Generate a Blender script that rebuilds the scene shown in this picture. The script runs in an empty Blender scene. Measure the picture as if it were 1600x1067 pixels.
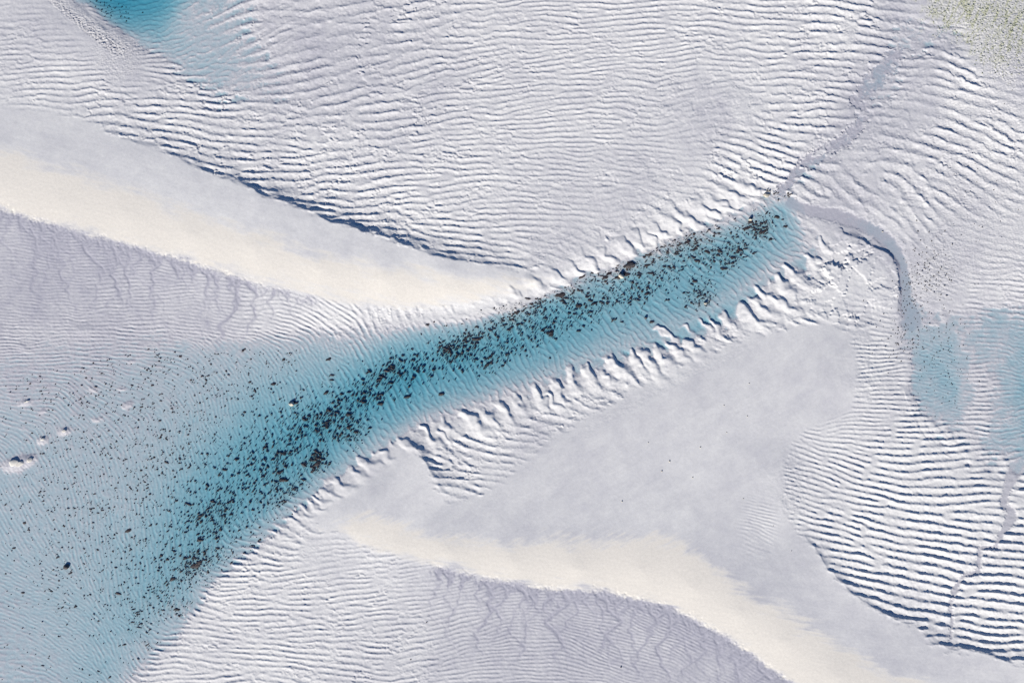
import bpy, math, random, time
import numpy as np

T0 = time.time()
R = math.radians
scene = bpy.context.scene
random.seed(7)
rng = np.random.default_rng(20)

# ------------------------------------------------------------------ camera
M = 0.1                     # metres of ground per photograph pixel
def W(px, py):              # photograph pixel -> ground position
    return (px - 800.0) * M, (533.5 - py) * M
cam_d = bpy.data.cameras.new('camera')
cam = bpy.data.objects.new('camera', cam_d)
scene.collection.objects.link(cam)
CAM_H = 132.0
cam.location = (0, 0, CAM_H)
cam.rotation_euler = (0, 0, 0)
cam_d.sensor_width = 36.0
cam_d.lens = 36.0 * CAM_H / 160.0
cam_d.clip_start = 1.0
cam_d.clip_end = 20000.0
scene.camera = cam

# ------------------------------------------------------------------ sky, sun, exposure
SUN_AZ = R(207)             # compass bearing of the sun, clockwise from +Y
SUN_EL = R(26)
world = bpy.data.worlds.new('World')
scene.world = world
world.use_nodes = True
wn = world.node_tree.nodes
wl = world.node_tree.links
sky = wn.new('ShaderNodeTexSky')
sky.sky_type = 'NISHITA'
sky.sun_disc = False
sky.sun_elevation = SUN_EL
sky.sun_rotation = SUN_AZ
sky.air_density = 1.0
sky.dust_density = 0.0
sky.ozone_density = 10.0
bg = wn['Background']
wl.new(sky.outputs[0], bg.inputs[0])
bg.inputs[1].default_value = 0.05
sd = bpy.data.lights.new('sun', 'SUN')
sd.energy = 4.2
sd.angle = R(0.9)
sd.color = (1.0, 0.945, 0.845)
sun = bpy.data.objects.new('sun', sd)
scene.collection.objects.link(sun)
sun.location = (-60, -110, 60)
sv = (math.sin(SUN_AZ) * math.cos(SUN_EL), math.cos(SUN_AZ) * math.cos(SUN_EL), math.sin(SUN_EL))
from mathutils import Vector
sun.rotation_euler = Vector(sv).to_track_quat('Z', 'Y').to_euler()
scene.view_settings.view_transform = 'Standard'
scene.view_settings.look = 'None'
scene.view_settings.exposure = 1.08
scene.view_settings.gamma = 1.0
scene.cycles.max_bounces = 8
scene.cycles.transparent_max_bounces = 16
scene.cycles.use_denoising = False

# ------------------------------------------------------------------ height-field toolbox
OX, OY, NX, NY = -224, -234, 2048, 1536      # working grid, one cell per photograph pixel
CS = 8                                        # coarse grid step
f32 = np.float32
GX = (np.arange(NX) + OX).astype(f32)
GY = (np.arange(NY) + OY).astype(f32)
CX = np.arange(0, NX + CS, CS) + OX
CY = np.arange(0, NY + CS, CS) + OY

def up_matrix(n, step, m):
    """Catmull-Rom weights that lift m coarse samples to n fine ones."""
    U = np.zeros((n, m), f32)
    t = np.arange(n) / step
    i = np.floor(t).astype(int); u = t - i
    w = [-.5*u**3 + u**2 - .5*u, 1.5*u**3 - 2.5*u**2 + 1, -1.5*u**3 + 2*u**2 + .5*u, .5*u**3 - .5*u**2]
    for k in range(4):
        j = np.clip(i + k - 1, 0, m - 1)
        np.add.at(U, (np.arange(n), j), w[k])
    return U
UXM, UYM = up_matrix(NX, CS, len(CX)), up_matrix(NY, CS, len(CY))
def lift(c):
    return UYM @ c.astype(f32) @ UXM.T
UX2, UY2 = up_matrix(NX, 4, NX // 4 + 1), up_matrix(NY, 4, NY // 4 + 1)
X4 = np.arange(0, NX + 4, 4) + OX
Y4 = np.arange(0, NY + 4, 4) + OY
def lift4(c):
    return UY2 @ c.astype(f32) @ UX2.T

def sm(a, b, x):
    t = np.clip((x - a) / (b - a), 0, 1)
    return t * t * (3 - 2 * t)

KX = np.fft.rfftfreq(NX).astype(f32)[None, :]
KY = np.fft.fftfreq(NY).astype(f32)[:, None]
def spec_noise(filt, seed):
    w = np.random.default_rng(seed).standard_normal((NY, NX)).astype(f32)
    n = np.fft.irfft2(np.fft.rfft2(w) * filt, s=(NY, NX)).astype(f32)
    return n / n.std()
def noise(scale, seed, beta=1.6, lo=None):
    """Fractal noise whose largest features are about `scale` pixels across."""
    k = np.sqrt(KX**2 + KY**2)
    f = 1.0 / (k**2 + (1.0 / scale)**2)**(beta / 2)
    if lo: f = f * np.exp(-(k * lo)**2)
    return spec_noise(f, seed)
def streaks(along, across, ang, seed, beta=1.3):
    """Noise drawn out along a direction (degrees, down to the right positive)."""
    a = R(ang)
    kt = KX * math.cos(a) + KY * math.sin(a)
    kn = -KX * math.sin(a) + KY * math.cos(a)
    return spec_noise(1.0 / (1.0 + (kt * along)**2 + (kn * across)**2)**beta, seed)
def blur(a, s):
    g = np.exp(-2 * (math.pi * s)**2 * (KX**2 + KY**2))
    return np.fft.irfft2(np.fft.rfft2(a) * g, s=(NY, NX)).astype(f32)

def idw(pts, vals, soft=18.0, power=2.2):
    pts = np.asarray(pts, float); vals = np.asarray(vals, float)
    gx, gy = np.meshgrid(CX, CY)
    num = np.zeros((vals.shape[1],) + gx.shape); den = np.zeros(gx.shape)
    for p, v in zip(pts, vals):
        w = 1.0 / ((gx - p[0])**2 + (gy - p[1])**2 + soft**2)**power
        den += w
        num += w * v[:, None, None]
    return [lift(n / den) for n in num]

def rbf(pts, vals, smooth=0.0):
    """Smooth surface through scattered heights."""
    P = np.asarray(pts, float); v = np.asarray(vals, float)
    d = np.sqrt(((P[:, None] - P[None])**2).sum(-1) + 9.0)
    n = len(P)
    A = np.zeros((n + 1, n + 1)); A[:n, :n] = d - smooth * np.eye(n); A[n, :n] = A[:n, n] = 1
    c = np.linalg.solve(A, np.append(v, 0))
    gx, gy = np.meshgrid(CX, CY)
    out = np.full(gx.shape, c[n])
    for p, w in zip(P, c[:n]):
        out += w * np.sqrt((gx - p[0])**2 + (gy - p[1])**2 + 9.0)
    return lift(out)

def seg_dist(line, closed=False):
    """Distance, side and arc-length parameter to a polyline on the quarter grid; side > 0 is right of travel."""
    L = np.asarray(line, float)
    if closed: L = np.vstack([L, L[:1]])
    gx, gy = np.meshgrid(X4.astype(float), Y4.astype(float))
    best = np.full(gx.shape, 1e18); side = np.zeros(gx.shape); par = np.zeros(gx.shape)
    tot = np.sqrt((np.diff(L, axis=0)**2).sum(1)); acc = np.concatenate([[0], np.cumsum(tot)])
    for k in range(len(L) - 1):
        a, b = L[k], L[k + 1]; d = b - a; ll = max((d**2).sum(), 1e-9)
        t = np.clip(((gx - a[0]) * d[0] + (gy - a[1]) * d[1]) / ll, 0, 1)
        ex, ey = gx - a[0] - t * d[0], gy - a[1] - t * d[1]
        q = ex**2 + ey**2
        m = q < best
        best = np.where(m, q, best)
        side = np.where(m, d[0] * ey - d[1] * ex, side)
        par = np.where(m, (acc[k] + t * tot[k]) / acc[-1], par)
    return np.sqrt(best), np.sign(side), par

def poly_sd(poly):
    """Signed distance to a closed outline, negative inside."""
    d, _, _ = seg_dist(poly, True)
    gx, gy = np.meshgrid(X4.astype(float), Y4.astype(float))
    ins = np.zeros(gx.shape, bool)
    P = np.asarray(poly, float)
    for k in range(len(P)):
        (x0, y0), (x1, y1) = P[k], P[(k + 1) % len(P)]
        if y0 == y1: continue
        c = ((y0 > gy) != (y1 > gy)) & (gx < (x1 - x0) * (gy - y0) / (y1 - y0) + x0)
        ins ^= c
    return lift4(np.where(ins, -d, d))

# ------------------------------------------------------------------ control tables (photograph pixels)
# x, y, height above the water in metres
ZP = [
 # main channel axis
 (1225,328,-.4),(1208,320,-.25),(1225,365,-.4),(1243,368,-.32),(1195,350,-.46),(1140,375,-.5),(1060,405,-.46),(985,440,-.52),(900,480,-.66),(850,500,-.74),(790,525,-.84),(720,552,-.95),(640,585,-.95),
 (560,622,-.86),(480,668,-.78),(420,712,-.68),(360,770,-.62),(322,820,-.56),(290,870,-.46),(250,930,-.4),(205,990,-.32),(170,1045,-.28),(150,1090,-.25),
 (1180,415,-.42),(1120,445,-.44),(1060,475,-.44),(990,505,-.38),(920,530,-.44),(860,555,-.5),(800,580,-.52),(740,605,-.5),(680,630,-.44),(620,655,-.42),(560,690,-.4),(520,725,-.36),(470,765,-.36),(420,800,-.36),(380,840,-.34),(340,885,-.3),(300,935,-.26),
 (1080,372,-.26),(1000,400,-.26),(930,440,-.36),(850,472,-.46),(780,496,-.46),(700,508,-.34),(640,520,-.3),(570,550,-.3),(520,590,-.36),(460,630,-.38),
 # south waterline and beyond
 (1240,345,-.32),(1262,345,0.0),(1300,345,0.0),(1280,375,-.03),(1250,393,-.24),(1210,432,-.05),(1172,462,-.05),(1107,497,-.05),(1040,528,-.04),(975,550,-.04),(912,572,-.04),(860,594,-.04),(800,622,-.04),(740,640,-.04),(690,655,-.03),(650,670,-.01),(620,686,0.0),(585,708,0.0),(540,736,0.0),(500,764,0.0),(460,800,0.0),(425,832,0.0),(398,855,0.0),(370,876,0.0),(345,898,0.0),(318,925,0.0),(298,955,0.0),(268,1000,0.0),(240,1020,-.01),(212,1045,-.02),(190,1072,-.02),
 (1285,400,.12),(1240,440,.14),(1200,470,.15),(1130,520,.15),(1060,550,.15),(1000,575,.15),(940,598,.15),(880,625,.15),(830,655,.15),(770,670,.14),(710,690,.12),
 # north waterline and beyond
 (1215,300,0.0),(1180,312,0.0),(1150,328,0.0),(1105,350,0.0),(1060,367,0.0),(1015,386,0.0),(985,400,0.0),(945,422,0.0),(895,440,0.0),(850,459,0.0),(800,473,0.0),(740,482,0.0),(680,490,0.0),(630,492,-.01),(580,503,-.01),(520,515,-.01),(450,523,-.02),(390,533,-.02),(320,537,-.02),
 (1180,285,.2),(1130,305,.22),(1080,330,.24),(1030,350,.26),(980,375,.28),(930,395,.26),(880,418,.24),(840,435,.26),(790,452,.3),(740,464,.28),(680,474,.24),(620,480,.2),(560,488,.14),
 # lake on the left
 (100,600,-.06),(0,560,0.01),(0,620,-.08),(0,700,-.13),(100,700,-.15),(200,650,-.12),(300,600,-.14),(400,570,-.2),(100,800,-.2),(200,780,-.22),(0,850,-.18),(100,900,-.22),(50,980,-.15),(0,1010,-.08),(0,1067,-.04),(-60,1040,.02),(90,1060,-.12),(250,720,-.24),(350,660,-.3),(450,590,-.32),(500,555,-.28),(150,950,-.26),(300,550,-.06),(400,545,-.12),(250,540,-.03),(200,560,-.03),(120,560,-.01),(-100,620,-.02),(-100,800,-.15),(-100,950,-.05),(-200,700,.1),(-200,1000,.1),(130,1150,-.1),
 # rilled flat below the upper bar
 (0,520,.03),(100,520,.02),(200,515,.02),(300,500,.05),(400,505,.05),(470,505,.04),(0,450,.08),(0,390,.18),(100,450,.1),(200,460,.12),(300,470,.14),(400,480,.14),(480,490,.14),(100,400,.25),(200,425,.25),(300,440,.28),(400,462,.24),(-150,420,.15),(-150,320,.4),
 # upper bar
 (-150,230,.7),(0,330,.45),(0,290,.7),(0,240,.72),(0,190,.52),(100,360,.5),(100,320,.74),(100,250,.74),(100,205,.56),(200,380,.54),(200,340,.8),(200,280,.74),(200,240,.62),(300,408,.52),(300,370,.84),(300,310,.76),(300,275,.66),(400,430,.55),(400,390,.86),(400,340,.76),(400,310,.68),(500,455,.5),(500,420,.82),(500,370,.72),(600,462,.45),(600,435,.74),(600,395,.7),(700,455,.48),(700,425,.64),(760,435,.5),(800,440,.42),(860,430,.34),
 # ripples above it
 (0,130,.34),(0,60,.36),(50,20,.34),(80,120,.36),(150,150,.34),(60,160,.44),(220,180,.22),(280,200,.2),(330,230,.2),(400,270,.2),(470,300,.2),(560,330,.22),(640,360,.22),(720,385,.22),(800,408,.22),(250,130,.14),(300,160,.1),(370,190,.08),(420,220,.1),
 (110,-5,.02),(135,18,.02),(160,42,.02),(190,62,.02),(212,70,.01),(238,82,.02),(265,100,.02),(300,132,.02),(85,5,.24),(115,35,.28),(150,65,.28),(185,90,.26),(215,100,.2),(240,105,.12),(60,-60,.3),
 (190,5,-1.15),(160,0,-1.0),(180,-80,-1.1),(220,15,-.85),(250,5,-.8),(190,42,-.45),(225,45,-.4),(245,55,-.32),(266,25,-.34),(230,68,-.12),(270,80,-.16),(300,100,-.15),(310,118,-.12),(330,80,-.1),(310,50,-.09),(292,20,-.08),(350,30,-.04),(345,60,-.12),(350,105,-.15),(380,100,-.09),(410,120,-.08),(430,145,-.05),(400,150,-.02),(390,60,-.02),(430,80,.04),(420,20,.06),(480,60,.1),(470,130,.08),(430,190,.04),
 (520,200,.14),(560,60,.16),(650,120,.2),(700,200,.22),(800,60,.26),(800,200,.26),(900,120,.3),(900,260,.3),(1000,60,.34),(1000,200,.34),(1050,290,.32),(950,340,.3),(1100,120,.36),(1150,220,.36),(720,320,.24),(850,370,.26),(600,280,.2),(400,-150,.1),(800,-150,.3),(1100,-100,.36),
 # upper right drain
 (1400,-60,-.02),(1410,5,-.01),(1430,30,.0),(1435,50,-.12),(1400,60,-.08),(1470,50,-.12),(1495,57,-.12),(1415,75,-.10),(1400,85,-.01),(1385,105,-.08),(1370,118,-.12),(1355,138,-.12),(1343,155,-.02),(1350,180,0.0),(1340,200,.0),(1318,220,-.01),(1290,238,-.01),(1262,252,-.01),(1245,268,-.01),(1235,282,-.01),(1222,300,-.01),
 (1380,20,.12),(1370,60,.14),(1350,100,.14),(1330,130,.14),(1315,165,.12),(1300,200,.12),(1265,230,.16),(1230,255,.2),(1300,100,.24),(1250,150,.3),(1200,100,.34),(1300,20,.28),(1200,200,.32),
 (1440,5,.14),(1460,30,.1),(1450,90,.07),(1420,110,.06),(1420,150,.05),(1390,180,.06),(1370,210,.08),(1340,235,.1),(1300,255,.08),(1420,210,.12),(1380,250,.16),(1480,80,.1),(1520,40,.26),(1580,20,.3),(1560,100,.3),(1500,110,.2),(1500,180,.2),(1580,180,.28),(1460,250,.16),(1560,280,.28),(1400,290,.08),(1340,275,.05),(1300,285,.04),(1290,300,.02),(1270,312,.0),(1700,100,.4),(1700,300,.4),(1250,300,.06),
 # curved stream and ground to its right
 (1300,325,.0),(1330,340,-.02),(1365,360,-.03),(1395,385,-.03),(1408,410,-.04),(1412,440,-.04),(1415,470,-.05),(1425,500,-.05),(1260,325,.0),(1345,318,.12),(1390,345,.14),(1425,385,.16),(1440,420,.16),(1445,450,.14),(1455,480,.06),(1480,330,.22),(1480,400,.2),(1550,350,.3),(1550,420,.24),(1600,440,.2),(1500,450,.12),(1700,440,.2),
 # plateau inside the curve
 (1320,385,.22),(1370,410,.24),(1385,440,.26),(1390,480,.2),(1340,440,.26),(1290,430,.22),(1340,480,.28),(1280,480,.26),(1390,510,.12),(1360,520,.22),
 # pools on the right
 (1440,520,-.09),(1470,500,-.03),(1490,520,-.06),(1470,560,-.22),(1480,600,-.30),(1485,640,-.22),(1490,670,-.1),(1440,570,-.14),(1450,620,-.16),(1508,590,-.08),(1515,540,.01),(1520,640,.01),(1527,590,.0),(1500,485,.02),(1540,490,-.02),(1560,510,-.1),(1590,520,-.2),(1550,560,-.06),(1600,580,-.34),(1570,630,-.22),(1540,600,.0),(1545,660,-.02),(1590,680,-.3),(1560,700,-.2),(1590,715,-.12),(1680,600,-.5),(1680,700,-.3),(1410,560,.02),(1420,600,.03),(1432,640,.05),(1450,668,.05),(1480,700,.06),(1508,690,.02),(1520,720,.05),(1540,735,.08),(1590,740,.03),(1680,760,.1),
 # right-lower rippled field
 (1370,560,.22),(1390,620,.24),(1360,660,.26),(1300,690,.3),(1260,740,.3),(1400,720,.26),(1460,760,.26),(1520,760,.2),(1300,820,.3),(1400,820,.3),(1480,830,.3),(1350,890,.32),(1450,900,.32),(1560,860,.3),(1590,900,.3),(1420,950,.34),(1540,970,.34),(1590,1000,.34),(1480,980,.36),(1640,900,.3),(1700,1000,.36),
 # lower bar
 (1230,520,.4),(1300,540,.42),(1310,600,.5),(1200,600,.48),(1120,570,.34),(1060,610,.42),(1000,640,.42),(940,660,.4),(880,700,.4),(820,740,.4),(760,775,.38),(1250,650,.5),(1150,700,.52),(1050,740,.5),(950,770,.5),(1200,740,.46),(1180,780,.4),(1200,850,.44),(1240,900,.56),(1220,800,.38),(1100,800,.54),(900,820,.62),(800,810,.6),(700,800,.48),(640,710,.32),(620,740,.4),(580,770,.5),(540,800,.52),(500,800,.3),(660,770,.52),(690,790,.44),(720,740,.2),(780,700,.18),
 (560,830,.62),(620,850,.66),(700,860,.74),(800,875,.8),(900,885,.84),(1000,890,.84),(1080,915,.84),(1150,955,.84),(1220,1000,.84),(1300,1050,.84),(1400,1110,.84),(560,852,.46),(650,878,.46),(750,900,.48),(850,915,.5),(950,922,.5),(1040,942,.5),(1100,974,.5),(1170,1015,.5),(1240,1070,.5),(1320,1000,.62),(1300,950,.56),(1400,1010,.6),(1480,1040,.62),(1560,1060,.62),(1700,1100,.6),
 # bottom ripples and rilled flat
 (440,860,.2),(400,890,.18),(360,940,.16),(320,1000,.12),(280,1040,.08),(260,1067,.06),(500,870,.36),(500,930,.26),(450,980,.2),(400,1040,.16),(600,920,.28),(600,1000,.24),(550,1060,.2),(700,960,.22),(700,1040,.18),(800,960,.26),(850,1030,.16),(900,950,.32),(950,1000,.2),(1000,970,.34),(1050,1040,.2),(1100,1010,.34),(1150,1060,.26),(950,1090,.1),(1100,1130,.2),(700,1200,.1),(300,1200,.05),
]
# x, y, crest angle (deg, down to the right positive), wavelength px, steepness (height / wavelength), sharpness
RP = [
 # top left
 (40,40,-6,8.5,.06,1.4),(100,60,5,9,.05,1.4),(30,100,-4,8.5,.08,1.4),(120,110,-5,9,.09,1.4),(60,140,-3,9,.08,1.4),(150,140,-3,10,.1,1.4),(200,160,0,10,.1,1.4),(0,160,0,9,.03,1.4),(80,170,8,10,.04,1.4),(10,10,-4,8,.03,1.4),
 (190,100,0,8,.0,1.4),(212,110,0,8,.01,1.4),(170,75,0,8,0,1.4),(140,50,0,8,0,1.4),(70,10,0,8,.02,1.4),(200,85,0,8,.01,1.4),(110,25,0,8,0,1.4),
 (240,95,0,8,.09,1.4),(262,120,0,9,.1,1.4),(300,150,5,10,.09,1.4),(250,160,0,11,.11,1.3),(330,180,8,11,.11,1.3),(200,190,6,13,.1,1.3),(280,225,10,13,.11,1.3),(350,240,8,12,.11,1.3),(390,215,8,11,.11,1.3),(410,260,5,12,.12,1.3),(235,215,10,14,.08,1.3),
 # beside the pool
 (340,30,-18,14,.055,1.8),(380,70,-16,15,.06,1.8),(350,110,-14,13,.05,1.8),(320,70,-16,13,.03,1.8),(280,60,-20,9,.012,1.2),(430,60,-16,19,.065,2),(480,30,-16,20,.065,2),(520,90,-14,18,.07,2),(600,60,-10,17,.075,2),(450,170,-8,13,.07,1.8),(520,190,-8,14,.08,1.8),(600,150,-10,14,.08,1.8),(650,30,-12,15,.08,1.6),(620,210,-8,14,.085,1.7),(700,110,-6,10,.09,1.4),(760,60,-5,9.5,.09,1.4),(740,180,-6,10,.09,1.4),(780,240,-2,9.5,.09,1.4),(400,160,-10,12,.04,1.8),
 (415,205,-3,9,.1,1.4),(420,240,0,10,.11,1.4),
 (480,280,-8,12,.11,1.4),(560,280,-8,13,.11,1.4),(540,320,-3,12,.12,1.4),(650,270,-4,10,.1,1.4),(640,330,3,10,.11,1.4),(720,300,-2,9.5,.1,1.4),(740,360,5,9.5,.1,1.4),(780,400,6,9,.1,1.4),(690,375,7,10,.11,1.4),(820,330,0,9,.08,1.4),(850,390,3,9,.055,1.4),(880,420,10,9,.03,1.4),(460,305,2,12,.12,1.4),(600,350,4,11,.12,1.4),
 # top centre
 (850,30,-4,8,.09,1.3),(950,40,0,8.5,.09,1.3),(1050,30,0,9,.09,1.3),(1150,30,4,10,.09,1.3),(850,120,-8,8,.09,1.3),(950,120,-8,8,.09,1.3),(1050,110,-6,8.5,.09,1.3),(1150,110,-3,9,.08,1.3),(850,200,-2,8,.09,1.3),(930,165,-6,9,.09,1.3),(1000,190,3,9,.08,1.3),(900,250,2,7.5,.08,1.3),(1000,240,4,8,.06,1.3),(1060,180,-15,9,.04,1.3),(1100,150,-15,9,.035,1.3),(1150,165,-12,10,.02,1.3),(1180,200,10,11,.06,1.3),(1070,250,5,8,.025,1.3),(900,310,-2,8.5,.055,1.3),(960,330,-5,9,.03,1.3),(1010,290,0,9,.03,1.3),(1080,300,10,10,.03,1.3),(920,385,30,12,.02,1.3),(880,370,10,9,.035,1.3),(850,280,0,8.5,.08,1.3),
 # north rim of the channel
 (1190,220,18,12,.12,1.2),(1150,240,18,12,.1,1.2),(1230,230,8,12,.11,1.2),(1130,280,22,15,.12,1.2),(1175,280,18,14,.12,1.2),(1085,320,22,18,.11,1.2),(1140,315,20,18,.1,1.2),(1045,345,25,20,.11,1.2),(1000,370,30,24,.11,1.2),(955,400,38,27,.11,1.2),(900,428,42,26,.11,1.2),(850,448,48,27,.11,1.2),(800,460,58,26,.08,1.2),(740,472,65,24,.06,1.2),(690,480,70,20,.05,1.2),(640,485,72,15,.09,1.2),(590,488,72,11,.1,1.2),(1200,255,14,13,.12,1.2),(1100,335,24,20,.08,1.2),
 # upper right
 (1230,30,0,11,.1,1.4),(1300,40,8,13,.11,1.4),(1350,30,8,12,.11,1.4),(1250,90,-2,11,.1,1.4),(1320,100,-8,13,.1,1.4),(1220,150,-8,11,.08,1.4),(1300,150,0,12,.09,1.4),(1290,190,2,12,.1,1.4),(1250,190,4,12,.11,1.4),(1360,90,12,13,.09,1.4),(1340,70,10,13,.1,1.4),
 (1400,30,5,15,.05,2),(1440,60,5,17,.06,2.2),(1480,60,10,17,.07,2.2),(1420,85,3,14,.06,2),(1400,110,5,14,.05,2),(1380,150,3,14,.05,2),(1440,130,5,14,.04,2),(1455,165,8,13,.04,1.8),(1420,195,8,14,.02,1.6),(1370,190,0,16,.03,1.6),(1340,160,0,16,.04,2),
 (1480,100,20,14,.09,1.5),(1510,130,22,15,.1,1.5),(1540,175,20,15,.08,1.5),(1580,140,8,12,.03,1.5),(1500,200,22,15,.1,1.5),(1560,220,22,16,.085,1.5),(1460,225,20,16,.1,1.5),(1590,200,22,15,.08,1.5),(1400,245,12,18,.1,1.5),(1450,265,25,18,.1,1.5),(1520,260,25,16,.085,1.5),(1590,260,22,15,.06,1.5),(1375,265,10,17,.07,1.6),(1320,225,0,16,.01,1.6),(1345,240,0,16,.01,1.6),
 (1540,40,0,10,.0,1.5),(1580,80,0,10,.0,1.5),(1490,20,0,10,.0,1.5),(1540,90,0,10,.01,1.5),(1460,10,0,10,.01,1.5),
 (1350,290,25,19,.09,1.5),(1400,300,35,20,.1,1.5),(1440,300,35,19,.1,1.5),(1300,285,25,18,.07,1.6),(1480,300,28,17,.08,1.5),(1540,315,25,16,.055,1.5),(1430,350,50,18,.06,1.5),(1395,330,25,16,.05,1.5),(1480,350,35,15,.035,1.5),(1550,365,15,10,.025,1.5),(1590,360,15,10,.03,1.5),(1500,400,10,8,.02,1.5),(1560,425,2,8,.07,1.3),(1590,450,2,8,.08,1.3),(1540,455,5,8,.06,1.3),(1580,485,0,9,.05,1.5),(1440,430,30,9,.02,1.3),
 # plateau in the curve
 (1330,440,10,10,.012,1.3),(1380,465,5,8,.05,1.3),(1360,495,5,9,.04,1.3),(1300,480,15,10,.025,1.3),(1340,400,30,12,.015,1.3),(1300,345,10,12,.0,1.3),(1380,375,40,12,.0,1.3),(1412,430,80,12,.0,1.3),
 # south rim tongues
 (1280,400,40,22,.09,1.2),(1240,420,45,28,.12,1.2),(1215,450,40,28,.12,1.2),(1180,472,38,29,.12,1.2),(1245,490,28,16,.09,1.2),(1140,498,42,28,.12,1.2),(1190,505,30,18,.1,1.2),(1100,522,42,28,.12,1.2),(1060,532,44,28,.12,1.2),(1000,557,50,29,.12,1.2),(1040,565,35,18,.09,1.2),(950,572,56,29,.12,1.2),(900,597,60,29,.11,1.2),(960,600,25,16,.11,1.2),(900,622,25,14,.1,1.2),(860,607,58,29,.12,1.2),(810,632,52,29,.12,1.2),(860,642,20,14,.11,1.2),(760,647,48,29,.11,1.2),(800,662,18,12,.11,1.2),(720,662,45,27,.11,1.2),(690,677,42,25,.11,1.2),(740,685,15,12,.12,1.2),(700,705,20,12,.12,1.2),(660,682,45,24,.1,1.2),(720,730,10,12,.1,1.2),(705,752,8,12,.06,1.2),(780,700,10,12,.09,1.2),(850,672,12,12,.04,1.2),(820,702,8,12,.02,1.2),(920,642,15,14,.04,1.2),(770,735,8,11,.03,1.2),
 (682,716,18,12,.14,1.2),(730,706,14,12,.14,1.2),(765,690,12,12,.13,1.2),(712,737,10,11,.13,1.2),
 (600,707,48,22,.09,1.2),(560,733,45,22,.09,1.2),(520,762,40,20,.09,1.2),(490,783,35,18,.08,1.2),(462,810,25,14,.08,1.2),(430,840,15,11,.09,1.2),
 # bottom ripples
 (420,862,8,10,.1,1.3),(380,892,0,9,.1,1.3),(350,930,-4,8.5,.09,1.3),(300,990,-3,8.5,.08,1.3),(260,1040,-3,9,.07,1.4),(450,900,-8,9,.07,1.3),(500,862,-8,9,.03,1.3),(540,880,-4,8,.05,1.3),(560,900,-2,7.5,.08,1.3),(500,940,2,8.5,.1,1.3),(420,960,3,8.5,.09,1.3),(350,1000,2,8.5,.09,1.3),(450,1020,4,9,.09,1.3),(550,960,-4,8.5,.09,1.3),(600,920,-12,7.5,.08,1.3),(560,1030,3,9,.09,1.3),(350,1050,0,9,.09,1.3),(620,980,-8,8,.085,1.3),(650,1030,-8,8.5,.085,1.3),(700,960,-15,7,.07,1.3),(700,1010,-12,7,.07,1.3),(660,900,-10,6.5,.05,1.3),(750,1040,-5,6.5,.07,1.3),(760,980,-8,6,.06,1.3),(720,930,-10,5.5,.05,1.3),
 (820,960,-3,5,.05,1.2),(850,1010,5,6,.06,1.2),(820,1040,0,6,.065,1.2),(900,960,10,5,.05,1.2),(950,970,20,5,.08,1.2),(920,1020,28,5,.07,1.2),(1000,980,22,5,.08,1.2),(1060,1000,24,5,.08,1.2),(1000,1030,15,5,.05,1.2),(900,1050,5,6,.06,1.2),(1080,950,20,5,.03,1.2),(1080,1040,30,6,.02,1.2),(1150,1055,25,5,.03,1.2),
 # left rilled flat
 (40,380,5,5,.05,1.2),(150,370,3,5,.05,1.2),(130,410,0,5,.06,1.2),(250,430,0,5,.06,1.2),(300,450,3,5.5,.07,1.2),(400,480,0,6,.07,1.2),(200,480,0,6,.07,1.2),(350,505,0,5.5,.06,1.2),(450,500,10,6.5,.09,1.2),(80,480,5,6,.04,1.2),(20,450,0,5,.03,1.2),(480,485,30,7,.1,1.2),(540,493,40,8,.1,1.2),(30,510,0,5.5,.05,1.2),(150,525,0,6,.05,1.2),(250,520,0,6,.05,1.2),(60,545,0,5.5,.05,1.2),
 # lake bed
 (50,610,0,6,.03,1.2),(200,600,15,6,.03,1.2),(100,700,70,6,.045,1.2),(250,700,80,6,.05,1.2),(150,800,85,6.5,.055,1.2),(50,800,60,6,.05,1.2),(300,780,85,7,.06,1.2),(200,900,85,7,.06,1.2),(50,950,20,6,.04,1.2),(20,1030,5,8,.03,1.2),(100,1000,35,6,.045,1.2),(270,930,92,8,.06,1.2),(200,1010,60,7,.055,1.2),(350,640,80,6,.05,1.2),(400,590,70,6,.05,1.2),(350,560,50,6,.04,1.2),(120,640,40,6,.04,1.2),
 # channel bed
 (300,850,90,8,.075,1.2),(400,780,85,9,.075,1.2),(480,720,78,9,.075,1.2),(560,660,72,10,.075,1.2),(640,640,65,10,.085,1.2),(700,610,62,10.5,.08,1.2),(780,580,62,11,.08,1.2),(850,550,60,11,.08,1.2),(500,620,75,9,.07,1.2),(600,570,70,9,.08,1.2),(700,530,68,9,.08,1.2),(800,490,65,9,.07,1.2),(900,520,50,11,.08,1.2),(1000,470,45,10,.07,1.2),(1100,430,40,10,.075,1.2),(1050,390,50,9,.06,1.2),(1180,390,30,10,.07,1.2),(1200,350,60,8,.06,1.2),(480,570,60,7,.05,1.2),(640,520,60,8,.05,1.2),
 # right-lower field
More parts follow.
